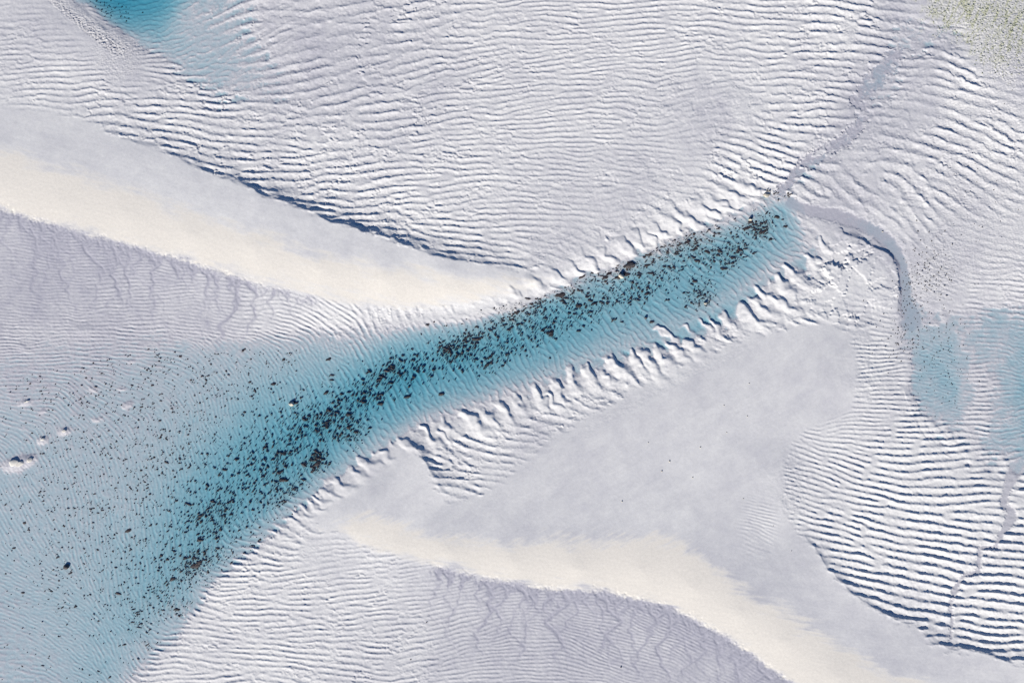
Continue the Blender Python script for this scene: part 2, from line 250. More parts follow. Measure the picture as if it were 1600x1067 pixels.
 (1365,560,0,6.5,.11,1.2),(1380,600,-2,7,.12,1.2),(1400,640,-2,8,.13,1.2),(1350,650,5,7,.11,1.2),(1420,665,0,9,.13,1.2),(1300,665,-12,7,.05,1.2),(1270,695,18,7,.09,1.2),(1320,700,15,8,.12,1.2),(1260,740,18,7,.11,1.2),(1310,750,17,8.5,.12,1.2),(1380,710,8,11,.13,1.2),(1400,760,12,11,.13,1.2),(1450,720,-2,12,.13,1.2),(1460,770,3,12.5,.13,1.2),(1500,705,3,11,.11,1.2),(1250,800,15,8.5,.1,1.2),(1300,820,15,10,.13,1.2),(1370,820,14,12,.13,1.2),(1440,820,10,13,.13,1.2),(1520,770,2,12.5,.13,1.2),(1520,820,6,13,.13,1.2),(1300,860,15,11,.13,1.2),(1360,880,12,13,.13,1.2),(1440,880,10,13.5,.13,1.2),(1520,890,6,13.5,.13,1.2),(1590,795,2,12.5,.13,1.2),(1590,860,5,13,.13,1.2),(1590,920,8,13.5,.13,1.2),(1400,930,12,14,.13,1.2),(1480,950,8,14,.13,1.2),(1560,970,8,14,.13,1.2),(1590,1010,8,13,.12,1.2),(1480,1000,15,13,.11,1.2),(1540,725,5,9,.06,1.2),(1700,850,5,13,.12,1.2),
 (1180,800,15,5,.07,1.2),(1190,840,20,6,.035,1.2),(1200,870,10,8,.02,1.2),(1175,785,10,5,.04,1.2),
 (1460,560,10,6,.015,1.2),(1480,620,5,6,.02,1.2),(1430,515,10,7,.012,1.2),(1485,510,10,7,.012,1.2),(1560,580,0,6.5,.04,1.2),(1560,660,-4,8,.06,1.4),(1590,560,20,6,.05,1.2),(1548,620,-3,8,.06,1.4),(1530,690,0,8,.07,1.4),(1590,650,-5,8,.05,1.2),(1560,520,5,7,.04,1.2),
]
# x, y, wetness of the surface 0 (dry cream) .. 1 (wet lavender)
WP = [(60,60,.5),(180,100,.5),(100,140,.25),(250,200,.2),(350,230,.2),(450,290,.2),(600,340,.18),(750,380,.2),(450,100,.62),(550,100,.55),(650,150,.4),(800,100,.25),(950,60,.22),(900,200,.25),(1050,120,.25),(1120,180,.4),(1000,300,.45),(850,340,.3),(870,400,.4),(1150,60,.22),(1200,180,.2),(1180,260,.05),(1050,340,.08),(900,425,.05),(760,460,.05),
 (1300,50,.15),(1260,180,.12),(1400,60,.6),(1440,150,.5),(1340,170,.55),(1380,230,.5),(1300,220,.5),(1500,150,.2),(1560,220,.2),(1450,270,.25),(1540,60,.45),(1600,100,.45),(1540,340,.35),(1500,400,.45),(1580,430,.3),(1330,320,.6),(1400,400,.7),(1420,340,.25),(1350,440,.12),(1280,470,.12),(1360,500,.25),(1430,500,.6),(1500,490,.5),
 (1200,450,.06),(1050,540,.06),(900,600,.06),(760,660,.08),(720,720,.1),(830,690,.4),(640,700,.2),(550,760,.15),(470,810,.15),(430,850,.15),
 (60,190,.15),(100,205,.14),(200,240,.13),(300,290,.13),(400,320,.13),(520,365,.13),(640,400,.13),(750,420,.2),
 (1250,560,.2),(1100,600,.24),(1000,660,.25),(850,740,.26),(750,800,.24),(650,760,.14),(950,800,.26),(1050,760,.23),(1150,700,.27),(1200,640,.25),(1220,750,.33),(1180,830,.46),(1230,880,.46),(1290,930,.42),(1400,1000,.34),(1500,1040,.34),(600,790,.25),(1300,600,.42),
 (1370,580,.15),(1300,720,.1),(1250,780,.15),(1400,800,.02),(1350,880,.02),(1500,850,.02),(1560,950,.02),(1450,700,.05),(1180,820,.25),
 (380,920,.12),(300,1010,.2),(450,1000,.15),(550,930,.2),(620,1000,.3),(720,1000,.5),(700,930,.45),(800,980,.7),(900,1000,.75),(1000,1000,.75),(1100,1000,.8),(1180,1060,.8),(950,940,.7),(1080,960,.8),(820,930,.6),(500,870,.2),
 (50,370,.75),(50,450,.85),(150,420,.75),(250,440,.7),(350,460,.55),(430,480,.25),(500,490,.15),(150,500,.75),(300,510,.65),(560,490,.08),(50,540,.7),
 (100,700,.6),(200,850,.6),(50,1000,.7),(300,600,.6),(600,600,.2),(900,500,.2),(400,750,.3),(1480,600,.45),(1580,600,.5)]

TOP_SLIP = [(-230,140),(0,166),(60,172),(120,186),(150,190),(175,211),(240,229),(300,257),(340,275),(380,287),(400,295),(418,308),(450,317),(490,334),(520,347),(560,358),(600,371),(640,387),(680,398),(720,405),(760,413),(800,421),(830,425),(870,427)]
BAR1_FOOT = [(860,446),(800,462),(700,479),(640,483),(560,480),(500,468),(400,443),(300,410),(200,383),(100,357),(0,325),(-230,262)]
BAR1 = TOP_SLIP + BAR1_FOOT
BAR2_FOOT = [(1830,1340),(1500,1240),(1300,1112),(1240,1067),(1200,1038),(1160,1010),(1100,973),(1040,944),(950,922),(850,917),(750,900),(680,884),(620,867),(560,850),(525,832),(500,826)]
BAR2 = [(1300,505),(1332,530),(1340,580),(1332,640),(1300,655),(1262,672),(1238,695),(1226,720),(1226,790),(1243,830),(1262,845),(1280,862),(1292,886),(1310,905),(1330,925),(1365,945),(1395,965),(1430,972),(1440,986),(1455,1000),(1480,1010),(1512,1013),(1545,1021),(1600,1035),(1830,1085)] + BAR2_FOOT + [(470,812),(520,768),(570,728),(618,696),(640,690),(655,705),(672,730),(688,765),(708,782),(745,772),(800,738),(850,694),(900,660),(960,625),(1040,583),(1100,553),(1160,530),(1220,510)]
CREAM1 = [(-230,190),(0,236),(80,250),(150,277),(250,320),(340,347),(440,370),(520,396),(600,418),(680,430),(760,434),(840,440)] + BAR1_FOOT
CREAM2 = [(520,826),(545,800),(600,800),(650,824),(750,848),(850,845),(950,836),(1030,842),(1080,860),(1120,888),(1180,928),(1250,968),(1330,1018),(1400,1052),(1480,1090),(1600,1160),(1830,1300)] + BAR2_FOOT
# slip faces: line (high side on the right of travel), height along it, width px, length of the ramp px
SCARPS = [
 (TOP_SLIP[3:], [0,.03,.1,.16,.22,.3,.4,.46,.46,.5,.5,.48,.44,.36,.26,.12,0], 3.4, 60),
 ([(626,686),(644,692),(655,704),(672,729),(687,757),(704,780)], [0,.34,.46,.44,.34,0], 7, 45),
 ([(1243,825),(1262,844),(1280,862),(1292,886),(1310,905),(1330,925),(1365,945),(1395,965),(1430,972),(1440,986),(1455,1000),(1480,1010),(1512,1013),(1545,1021),(1600,1036),(1700,1060)], [0,.16,.32,.36,.28,.25,.24,.18,.2,.34,.36,.36,.3,.26,.3,.3], 3, 45),
 ([(1226,690),(1224,720),(1224,790),(1243,830)], [0,.2,.24,0], 14, 60),
 ([(1332,505),(1340,550),(1340,600),(1330,645)], [0,.16,.2,0], 14, 60),
 ([(1400,492),(1402,468),(1403,440),(1399,415),(1390,399),(1366,386),(1340,371),(1318,364),(1304,361)][::-1], [0,.14,.2,.24,.28,.3,.28,.22,.0], 2.4, 30),
 ([(1215,500),(1160,522),(1100,545),(1040,576),(960,618),(900,654),(850,688)], [0,-.1,-.12,-.12,-.12,-.1,0], 18, 60),
 ([(118,8),(140,25),(165,45),(190,62),(214,70)], [0,.16,.2,.18,0], 4, 25),
]

# ------------------------------------------------------------------ fields
gxf, gyf = np.meshgrid(GX, GY)
warp_x, warp_y = noise(60, 1, 2.2) * 5.0, noise(60, 2, 2.2) * 5.0
n_fine = noise(6, 3, 1.0)
n_mid = noise(24, 4, 1.4)
n_big = noise(160, 5, 1.8)
n_mid40 = blur(noise(40, 6, 1.8), 3)
n_mid40 /= n_mid40.std()
n_mid40b = blur(noise(40, 8, 1.8), 4)
n_mid40b /= n_mid40b.std()

def warped(a, amt=1.0, fx=None, fy=None):
    fx = warp_x if fx is None else fx; fy = warp_y if fy is None else fy
    ix = np.clip(np.rint(np.arange(NX)[None] + fx * amt), 0, NX - 1).astype(np.int32)
    iy = np.clip(np.rint(np.arange(NY)[:, None] + fy * amt), 0, NY - 1).astype(np.int32)
    return a[iy, ix]

Z0 = rbf([p[:2] for p in ZP], [p[2] for p in ZP], smooth=2.0)
pm = sm(1390, 1425, gxf) * sm(470, 500, gyf)
Z0 = Z0 * (1 - pm) + pm * np.where(Z0 < .1, warped(Z0, 2.0) * .9, Z0)
DEPTH = .27                                    # the table's depths are relative; the real bed is this much shallower
Z0 = np.where(Z0 < 0, Z0 * (1 - .68 * np.exp(-((gxf - 20) / 230)**2 - ((gyf - 620) / 150)**2) - .3 * np.exp(-((gxf - 10) / 130)**2 - ((gyf - 1040) / 90)**2)) * (1 - .42 * np.exp(-((gxf - 90) / 210)**2 - ((gyf - 830) / 210)**2)), Z0)
Z0 = np.where(Z0 < 0, Z0 * DEPTH * (.55 + .45 * sm(.08, .45, -Z0)) - .016 * sm(.0, .05, -Z0), Z0)
ANG, LAM, STEEP, SHARP = idw([p[:2] for p in RP], [p[2:] for p in RP])
WET, = idw([p[:2] for p in WP], [p[2:] for p in WP], soft=25, power=1.8)
sd_bar1, sd_bar2 = poly_sd(BAR1), poly_sd(BAR2)
sd_cr1, sd_cr2 = poly_sd(CREAM1), poly_sd(CREAM2)
smooth_bars = np.maximum(sm(3, -5, sd_bar1 + n_mid * 1.5), sm(4, -7, sd_bar2 + n_mid * 2.5))
patch = np.exp(-(((gxf - 1185) / 26)**2 + ((gyf - 822) / 45)**2)**1.5)
smooth_bars *= 1 - np.clip(patch * 1.4, 0, 1)

SC = np.zeros((NY, NX), f32)
for line, hs, wd, ln in SCARPS:
    d, s, t = seg_dist(line)
    hgt = blur(lift4(np.interp(t, np.linspace(0, 1, len(hs)), hs)), 5)
    sdist = lift4(d * np.where(s == 0, 1, s)) + (n_mid40 * 1.3 if wd < 10 else n_mid * 3)
    near = np.exp(-np.maximum(sdist, 0) / ln)
    apron = .46 * np.exp(-np.maximum(-sdist - wd, 0) / 17.0) if wd != 2.4 else .0
    face = np.clip((sdist + wd * 2.2) / (wd * 2.5), 0, 1) ** 2.0
    if 2.4 < wd < 10: apron = np.clip(apron * (1 + .45 * n_mid40b), .1, .8)
    SC += hgt * (face * (1 - apron) + apron) * near

# ---- ripple trains: aligned wave packets splatted along the local crest direction
def packets(ang, lam, seed, passes=6, sig=1.5, spacing=1.15):
    g = np.random.default_rng(seed)
    K = []
    edges = [3.5, 4.6, 5.6, 7, 8.6, 10.6, 13, 16.5, 21, 26, 40]
    for a, b in zip(edges[:-1], edges[1:]):
        st = spacing * math.sqrt(a * b)
        nx_, ny_ = int(NX / st), int(NY / st)
        jx = (np.arange(nx_)[None] + g.random((ny_, nx_))) * st
        jy = (np.arange(ny_)[:, None] + g.random((ny_, nx_))) * st
        jx, jy = np.clip(jx.ravel(), 0, NX - 1), np.clip(jy.ravel(), 0, NY - 1)
        l = lam[jy.astype(int), jx.astype(int)]
        m = (l >= a) & (l < b)
        K.append(np.stack([jx[m], jy[m]], 1))
    K = np.concatenate(K)
    ix, iy = K[:, 0].astype(int), K[:, 1].astype(int)
    l = lam[iy, ix]; a = np.radians(ang[iy, ix])
    wx, wy = (-np.sin(a) * 2 * np.pi / l), (np.cos(a) * 2 * np.pi / l)
    ph = g.random(len(K)) * 2 * np.pi
    for ps in range(passes):
        F = np.zeros((NY, NX), np.complex64)
        for k in range(len(K)):
            s = sig * l[k]; r = int(2.3 * s) + 1
            x0, x1 = max(ix[k] - r, 0), min(ix[k] + r + 1, NX)
            y0, y1 = max(iy[k] - r, 0), min(iy[k] + r + 1, NY)
            dx = np.arange(x0, x1) - K[k, 0]; dy = np.arange(y0, y1) - K[k, 1]
            ex = np.exp(-dx * dx / (2 * s * s) + 1j * wx[k] * dx).astype(np.complex64)
            ey = np.exp(-dy * dy / (2 * s * s) + 1j * (wy[k] * dy + ph[k])).astype(np.complex64)
            F[y0:y1, x0:x1] += ey[:, None] * ex[None]
        if ps < passes - 1:
            own = F[iy, ix] - np.exp(1j * (ph + wx * (ix - K[:, 0]) + wy * (iy - K[:, 1])))
            ph = np.angle(own) - wx * (ix - K[:, 0]) - wy * (iy - K[:, 1])
    A = np.abs(F)
    return np.angle(F), A / (blur(A, 20) + 1e-6)

wob = noise(90, 11, 2.0)
big = sm(15, 22, LAM)                                     # the large, ragged tongues
sub = sm(-.010, -.04, Z0)                                 # under water
ANGJ = ANG + wob * (4.0 + 7 * big) + noise(30, 14, 1.6) * (3.0 + 6 * big)
LAMJ = np.clip(LAM * (1 + (.10 + .16 * big) * noise(60, 12, 1.8)), 4.6, 36)
LR = sm(1190, 1270, gxf) * sm(530, 620, gyf)               # the long even crests of the lower right
PH, PA = packets(ANGJ, LAMJ, 31, passes=4, sig=1.35)
PHB, PAB = packets(ANGJ + 7, np.clip(LAMJ * 1.22, 4.8, 36), 33, passes=3, sig=1.2)
swap = (1 - LR) * sm(6.8, 7.6, LAM) * sm(.6, .9, noise(55, 18, 1.5)) * (1 - big) * (STEEP < .125)
PH = np.where(swap > .5, PHB, PH); PA = np.where(swap > .5, PAB, PA) * np.clip(np.abs(swap - .5) * 2.6, .25, 1)
u = np.mod(PH / (2 * np.pi) + (.045 * noise(24, 19, 1.7) + .004 * blur(n_fine, 1.0)) * (1 - .3 * LR), 1.0)
S = .36 + .04 * big - .05 * LR
prof = np.where(u < S, np.clip(u / S, 0, 1) ** 1.9, np.clip((1 - u) / (1 - S), 0, 1) ** (SHARP + .4 - .35 * sm(1180, 1260, gxf) * sm(520, 600, gyf)))
ramp = .5 - .5 * np.cos(2 * np.pi * (u + .12))
prof = (prof * .93 + ramp * .07).astype(f32)
amp_var = np.clip(1 + .36 * noise(40, 13, 1.4) + .06 * n_fine, .25, 1.8)
amp_var = amp_var * np.clip(1 + big * .5 * noise(45, 15, 1.5), .15, 1.7)
RIP = (prof - .4) * np.clip(STEEP, 0, .2) * (1.28 - .82 * big - .15 * LR) * LAM * M * sm(.15, .75, PA) * amp_var * (1 - smooth_bars)
RIP = blur(RIP, .5)
RIP *= 1 - sub * (.55 + .42 * sm(9, 14, LAM))
print('ripples', round(time.time() - T0, 1))

# second, finer train crossing the big tongues and, faintly, everything else
ANG2 = np.where(ANG > 30, 12.0, ANG + 24).astype(f32) + wob * 6
LAM2 = np.clip(np.where(LAM > 18, 10.5, LAM * .72), 5, 14).astype(f32)
ANG2 = np.where(sub > .5, ANG + noise(25, 16, 1.5) * 16, ANG2)
LAM2 = np.where(sub > .5, np.clip(LAM * .8, 5.5, 9) * (1 + .15 * noise(30, 17, 1.5)), LAM2)
PH2, PA2 = packets(ANG2, np.clip(LAM2, 4.6, 16), 77, passes=2, sig=1.1)
u2 = np.mod(PH2 / (2 * np.pi), 1.0)
prof2 = np.where(u2 < .25, .5 - .5 * np.cos(np.pi * u2 / .25), ((1 - u2) / .75) ** np.where(sub > .5, 2.2, 1.3)).astype(f32)
tong = sm(16, 22, LAM) * sm(-.02, .14, Z0)
patchy = sm(.2, 1.2, noise(50, 21, 1.3))
RIP2 = (prof2 - .4) * LAM2 * M * sm(.2, .8, PA2) * (tong * (.01 + .045 * patchy) + .018 * patchy * (STEEP > .05) * (1 - sub) + sub * .05 * sm(-.010, -.05, Z0)) * (1 - smooth_bars)
print('fine ripples', round(time.time() - T0, 1))

# ---- the ragged tongues of sand along both rims of the channel: tip, inland end, half width, height
TONGUES = [(652,664,692,702,9,.2),(683,666,704,690,7,.15),(694,652,703,676,9,.2),(720,643,762,678,12,.24),(754,640,776,670,9,.2),(775,627,798,660,11,.24),(803,621,822,648,9,.2),(832,601,852,640,11,.24),(852,611,880,645,9,.2),(864,590,882,632,11,.24),
 (890,570,902,614,12,.26),(914,567,928,606,11,.24),(942,551,986,596,14,.28),(940,577,958,602,8,.16),(982,546,1007,582,10,.22),(997,542,1032,590,11,.24),(1018,538,1052,577,11,.24),(1040,534,1072,562,10,.2),(1065,532,1096,556,10,.2),(1025,511,1062,532,7,.14),(1065,508,1082,523,6,.12),(1090,500,1108,517,6,.13),(1107,498,1127,522,7,.16),(1124,486,1142,507,9,.18),
 (1147,480,1192,512,13,.26),(1175,465,1202,492,10,.22),(1178,441,1204,468,10,.2),(1200,455,1242,493,12,.24),(1212,430,1236,464,11,.24),(1226,412,1252,442,10,.22),(1256,400,1274,420,9,.18),(1280,377,1298,394,9,.18),(1306,361,1322,374,8,.12),
 (622,686,652,702,9,.16),(587,702,612,717,10,.16),(561,717,592,731,11,.18),(541,734,568,747,10,.16),(517,748,548,765,11,.18),(501,762,524,777,9,.14),(491,775,514,787,7,.12),(481,784,504,797,7,.11),(462,799,486,808,7,.1),(450,808,474,818,6,.1),(430,832,456,840,6,.09),
 (814,468,797,452,9,.16),(852,457,826,440,12,.2),(882,441,858,424,11,.18),(912,432,886,412,10,.18),(938,425,905,402,12,.22),(962,414,938,392,10,.18),(993,403,966,378,13,.24),(1011,394,988,368,10,.2),(1029,383,1004,360,11,.2),(1052,373,1012,354,10,.2),(1070,363,1036,342,11,.2),(1098,358,1054,333,11,.22),(1128,341,1080,320,11,.22),(1146,330,1100,310,11,.2),(1170,319,1124,298,11,.22),(1190,305,1150,285,10,.2),(1163,323,1152,317,5,.1)]
TG = np.zeros((NY, NX), f32); TGM = np.zeros((NY, NX), f32)
tw_x, tw_y = blur(noise(26, 91, 2.0), 2) * 3.2, blur(noise(26, 92, 2.0), 2) * 3.2
for tx, ty, ex_, ey_, wd, hh in TONGUES:
    south = ey_ > ty
    L = math.hypot(ex_ - tx, ey_ - ty); dx_, dy_ = (ex_ - tx) / L, (ey_ - ty) / L
    pad_ = int(L * .6 + wd * 2.2)
    x0, x1 = int(min(tx, ex_) - pad_ - OX), int(max(tx, ex_) + pad_ - OX); y0, y1 = int(min(ty, ey_) - pad_ - OY), int(max(ty, ey_) + pad_ - OY)
    sl = (slice(y0, y1), slice(x0, x1))
    rx_, ry_ = gxf[sl] + tw_x[sl] - tx, gyf[sl] + tw_y[sl] - ty
    al = rx_ * dx_ + ry_ * dy_
    nx_, ny_ = (dy_, -dx_) if dx_ + dy_ > 0 else (-dy_, dx_)          # towards the shaded side
    q = (rx_ * nx_ + ry_ * ny_) / (wd * (.6 + .5 * sm(0, L, al)))
    cross = np.where(q < .3, sm(-1.25, .3, q), sm(1.05, .3, q))
    body = sm(-3, wd * .8, al) * sm(L * 1.45, L * .55, al)
    TG[sl] = np.maximum(TG[sl], hh * cross * body)
    TGM[sl] = np.maximum(TGM[sl], np.exp(-q**2 / 3) * body)
# ---- broken plates of crusted sand
def plates(cx, cy, rx, ry, cell, h, seed):
    g = np.random.default_rng(seed)
    x0, x1, y0, y1 = int(cx - rx - OX), int(cx + rx - OX), int(cy - ry - OY), int(cy + ry - OY)
    xs, ys = np.meshgrid(np.arange(x0, x1), np.arange(y0, y1))
    wxs, wys = xs + noise(14, seed, 1.6)[y0:y1, x0:x1] * 2.5, ys + noise(14, seed + 1, 1.6)[y0:y1, x0:x1] * 2.5
    n = int(4 * rx * ry / cell**2)
    best = np.full(xs.shape, 1e9); val = np.zeros(xs.shape)
    for _ in range(n):
        px, py, v = g.uniform(x0, x1), g.uniform(y0, y1), g.uniform(-1, 1)
        d = (wxs - px)**2 + (wys - py)**2
        m = d < best; best = np.where(m, d, best); val = np.where(m, v, val)
    w = np.clip(1.6 - 1.6 * (((xs + OX - cx) / rx)**2 + ((ys + OY - cy) / ry)**2), 0, 1)
    out = np.zeros((NY, NX), f32); out[y0:y1, x0:x1] = val * w * h
    return blur(out, .65)
PL = plates(1335, 440, 82, 78, 19, .21, 51) + plates(1110, 170, 110, 70, 15, .04, 53) + plates(1010, 300, 120, 70, 15, .036, 55) + plates(1320, 235, 60, 40, 20, .045, 57) + plates(900, 385, 90, 45, 18, .034, 59) + plates(1400, 200, 60, 60, 17, .04, 63)

# ---- seepage rills below the two bars
rill_n = blur(noise(20, 61, 1.8), 2)
acc = np.zeros((NY, NX), f32)
heads = np.zeros((NY, NX), f32)
def rills(line, n, drift, seed, lens, jitter=9):
    g = np.random.default_rng(seed)
    L = np.asarray(line, float); seg = np.sqrt((np.diff(L, axis=0)**2).sum(1)); c = np.concatenate([[0], np.cumsum(seg)])
    s = g.uniform(0, c[-1], n)
    x, y = np.interp(s, c, L[:, 0]) + g.normal(0, 1, n), np.interp(s, c, L[:, 1]) + g.normal(0, jitter * .35, n) + 2
    for k in range(n):
        i, j = int(y[k] - OY), int(x[k] - OX)
        if 4 < i < NY - 4 and 4 < j < NX - 4: heads[i, j] += g.random() ** 5
    life = np.where(g.random(n) < lens[0], g.uniform(*lens[2], n), g.uniform(*lens[1], n))
    if seed == 62: life = life * (.2 + .8 * sm(500, 320, x))
    gy_, gx_ = np.gradient(rill_n)
    vx = np.zeros(n)
    for t in range(int(life.max())):
        i = np.clip((y - OY).astype(int), 1, NY - 2); j = np.clip((x - OX).astype(int), 1, NX - 2)
        alive = life > t
        vx = .8 * vx + .2 * (-gx_[i, j] * 12.0) + g.normal(0, .12, n)
        dx = np.clip(vx + drift, -1.3, 1.3)
        st = np.where(alive, 1.0, 0.0)
        fade = np.clip((life - t) / (life * .3 + 1), 0, 1)
        np.add.at(acc, (i, j), (st * (.5 + .5 * fade) * (1.7 if t < 14 else 1.0) * (Z0[i, j] > -.03)).astype(f32))
        x = x + dx * st; y = y + st * .9
rills(BAR1_FOOT[5:][::-1], 720, .05, 62, (.24, (7, 34), (45, 170)), 11)
rills(BAR2_FOOT[2:12], 860, -.05, 63, (.22, (7, 30), (45, 150)), 10)
rill = blur(np.minimum(np.log1p(acc), 1.9), .9)
rill_wide = blur(np.minimum(acc, 9.0), 2.8)
RM = np.clip(rill * .8, 0, 1)
RW = np.clip(rill_wide * .45, 0, 1)
RIP *= 1 - .9 * np.clip(RM + RW * .8, 0, 1)
RIP2 *= 1 - RW
pits = blur(heads, .9) * 4.0
pits = np.minimum(pits, .9)

# ---- crumbled bank beside the pool, worm casts, salt-marsh turf
crumb = np.exp(-((gxf - (60 + 1.45 * gyf)) * .55)**2 / 2 / 13**2) * sm(95, 70, gyf) * sm(-120, -60, gyf) * sm(-4, 10, gxf - 70 - 1.2 * gyf)
tongue = np.exp(-(((gxf - 185) / 42)**2 + ((gyf - 98) / 32)**2)**1.5)
turf = sm(20, -14, poly_sd([(1428,-240),(1440,0),(1452,34),(1490,42),(1508,62),(1535,100),(1560,118),(1640,130),(1840,150),(1840,-240)]) + n_mid * 7)
speck = np.exp(-(((gxf - 1452) / 36)**2 + ((gyf - 430) / 48)**2)**1.3)
east = sm(1440, 1480, gxf) * sm(80, 140, gyf) * sm(480, 420, gyf)
rough = .0014 + crumb * .05 + tongue * .018 + turf * .028 + speck * .018 + east * .012
rough *= np.where(smooth_bars > .5, .25, 1.0)
n_grit = noise(3, 22, .6, lo=1.1)
GRIT = n_grit * rough + n_mid * (.004 * (1 - smooth_bars) + .002)

# wind streaks on the bars
st1 = streaks(60, 9, 16, 23); st2 = streaks(50, 7, -28, 24); st3 = streaks(70, 8, 8, 25)
wsel = sm(820, 900, gyf + (gxf - 900) * -.1)
streak = np.where(sd_bar1 < 20, st1, st2 * (1 - wsel) + st3 * wsel)

# sand-covered mounds in the lake
MOUND = np.zeros((NY, NX), f32)
for mx, my, ra, rb, an, h in [(26,725,20,9,-12,.42),(47,717,10,6,-30,.3),(66,688,8,5,-10,.26),(101,674,8,5,-15,.26),(40,629,10,4,-15,.2),(199,632,9,5,-35,.16),(150,656,8,4,0,.14),(133,516,14,7,0,.16),(33,541,6,4,0,.12),(145,609,8,4,0,.13),(190,608,6,3,0,.13),(205,565,6,3,0,.1),(42,548,8,4,10,.1),(68,642,6,3,-25,.14)]:
    ca, sa = math.cos(R(an)), math.sin(R(an))
    dx, dy = gxf - mx, gyf - my
    q = ((dx * ca + dy * sa) / ra)**2 + ((-dx * sa + dy * ca) / rb)**2
    MOUND += .42 * h * np.exp(-q**1.2) * (1 + .1 * n_mid)

# curved stream keeps a flat floor; small drain through the lower-right ripples
def groove(line, ws, depth, soft=2.5, rag=1.2):
    d, s, t = seg_dist(line)
    w = lift4(np.interp(t, np.linspace(0, 1, len(ws)), ws)); dd = lift4(d) + n_mid * rag
    return sm(w + soft, w - soft, dd)
DR = groove([(1590,728),(1578,748),(1572,768),(1566,786),(1580,802),(1576,815),(1560,838),(1554,856)], [12,9,7,5,9,8,4,4], 1)
DR2 = groove([(1552,856),(1530,853),(1527,872),(1528,890),(1503,898),(1495,912),(1488,928),(1483,946),(1486,968),(1483,1000)], [3,3,4,3,2,4,3,2,3,2], 1)
UD = groove([(1400,85),(1385,105),(1370,120),(1355,140),(1343,158),(1352,180),(1340,200),(1318,220),(1290,236),(1262,250),(1247,268),(1234,284),(1220,302)], [13,12,15,15,12,9,11,11,9,9,7,7,7], 1, 1.6, 3.2)
UD *= sm(1.25, .75, blur(noise(20, 95, 1.5), 1.2) * 1.25)
ST = groove([(1236,318),(1270,330),(1310,338),(1345,350),(1375,366),(1397,388),(1409,412),(1413,440),(1416,470),(1424,500)], [10,10,12,11,11,11,10,9,11,18], 1, 3)
UW = np.maximum(groove([(1395,-60),(1400,20),(1415,45),(1440,58),(1480,55),(1506,62)], [10,16,24,28,26,10], 1, 8, 5.0),
                groove([(1415,60),(1400,85),(1378,112),(1358,140),(1352,180),(1336,205),(1300,235),(1262,255),(1234,284)], [20,24,28,30,30,30,26,18,12], 1, 10, 6.0))
UW = np.maximum(UW, groove([(400,105),(430,140),(428,175),(434,205)], [40,30,8,3], 1, 10, 5.0))
UW = UW * sm(.012, -.025, RIP)
flatten = np.maximum.reduce([DR, DR2, UD * .85, ST])
RIP *= 1 - .93 * flatten
RIP2 *= 1 - .93 * flatten

H = Z0 - .03 * TGM + TG * 1.1 + SC + (RIP + RIP2) * (1 - .88 * np.clip(TGM * 1.2, 0, 1)) + PL * (1 - flatten) + GRIT + MOUND
H -= RM * .055 * sm(.03, .12, Z0) + pits * .06
H -= (DR * .12 + DR2 * .12) * sm(0, .2, Z0)
H = np.where(flatten > 0, H * (1 - ST * .6 - UD * .75) + (ST * .6 * (-.025) + UD * .75 * (-.012 + .008 * n_mid)), H)
H += streak * .0010 * smooth_bars
edge = 1 - sm(4, 70, np.minimum(np.minimum(gxf - GX[0], GX[-1] - gxf), np.minimum(gyf - GY[0], GY[-1] - gyf)))
H = H * (1 - edge) + np.maximum(Z0, -.3) * edge          # relief dies out at the rim of the detailed ground
H += np.where(H > 0, .035 * np.tanh(H / .03), .008 * np.tanh(H / .02))                     # sand stands in a small step at the waterline

stA, stB = streaks(110, 26, -38, 44), streaks(130, 30, -55, 45)
stC, stD = streaks(120, 26, 14, 46), streaks(130, 24, 10, 47)
up_ = sm(860, 800, gyf + (gxf - 900) * .05) * (sd_bar1 > 20)
soft_, thin_ = stA * up_ + stC * (1 - up_), stB * up_ + stD * (1 - up_)
wisp = np.exp(-(thin_ / .10)**2) * sm(-.2, 1.0, blur(n_mid, 6) * 3 + n_big)
# dryness: 1 on the bar crests, from the wetness table elsewhere
dry1 = sm(12, -20, sd_cr1 + streak * 5 + n_big * 5) * sm(4, -4, sd_bar1 + n_mid * 2)
foot1 = 1.0
dry2 = sm(10, -16, sd_cr2 + streak * 5 + n_big * 5) * sm(6, -4, sd_bar2 + n_mid * 2)
cream = np.maximum(dry1, dry2)
wet = np.clip(WET + .06 * n_mid * (1 - smooth_bars) + .05 * n_big + .010 * streak * smooth_bars  + (.03 * soft_ + .045 * noise(46, 48, 1.7)) * smooth_bars, 0, 1)
foot_band = np.maximum(sm(0, 10, sd_bar1) * sm(70, 12, sd_bar1) * (gyf > 300 + .0 * gxf) * sm(540, 260, gxf) * (gyf > 330 + .28 * gxf),
                       sm(0, 10, sd_bar2) * sm(60, 12, sd_bar2) * (gyf > 880) * sm(700, 800, gxf) * sm(1500, 1300, gxf) * (gyf > 905 + np.maximum(gxf - 1000, 0) * .6))
wet = np.clip(wet + .18 * foot_band + .44 * RM + .32 * RW + .5 * np.clip(pits, 0, 1), 0, 1)
wet = np.maximum(wet, np.maximum(flatten * .7, np.maximum(UD, np.maximum(ST, UW * .8)) * .9))
wet = wet * (1 - cream)
print('height field', round(time.time() - T0, 1), float(H.min()), float(H.max()))

# ------------------------------------------------------------------ materials
def material(name):
    m = bpy.data.materials.new(name); m.use_nodes = True
    nt = m.node_tree
    return m, nt, nt.nodes, nt.links, nt.nodes['Principled BSDF']
def mix(nt, fac, a, b):
    n = nt.nodes.new('ShaderNodeMix'); n.data_type = 'RGBA'
    for sock, v in ((n.inputs[0], fac), (n.inputs[6], a), (n.inputs[7], b)):
        if hasattr(v, 'is_linked'): nt.links.new(v, sock)
        else: sock.default_value = v
    return n.outputs[2]

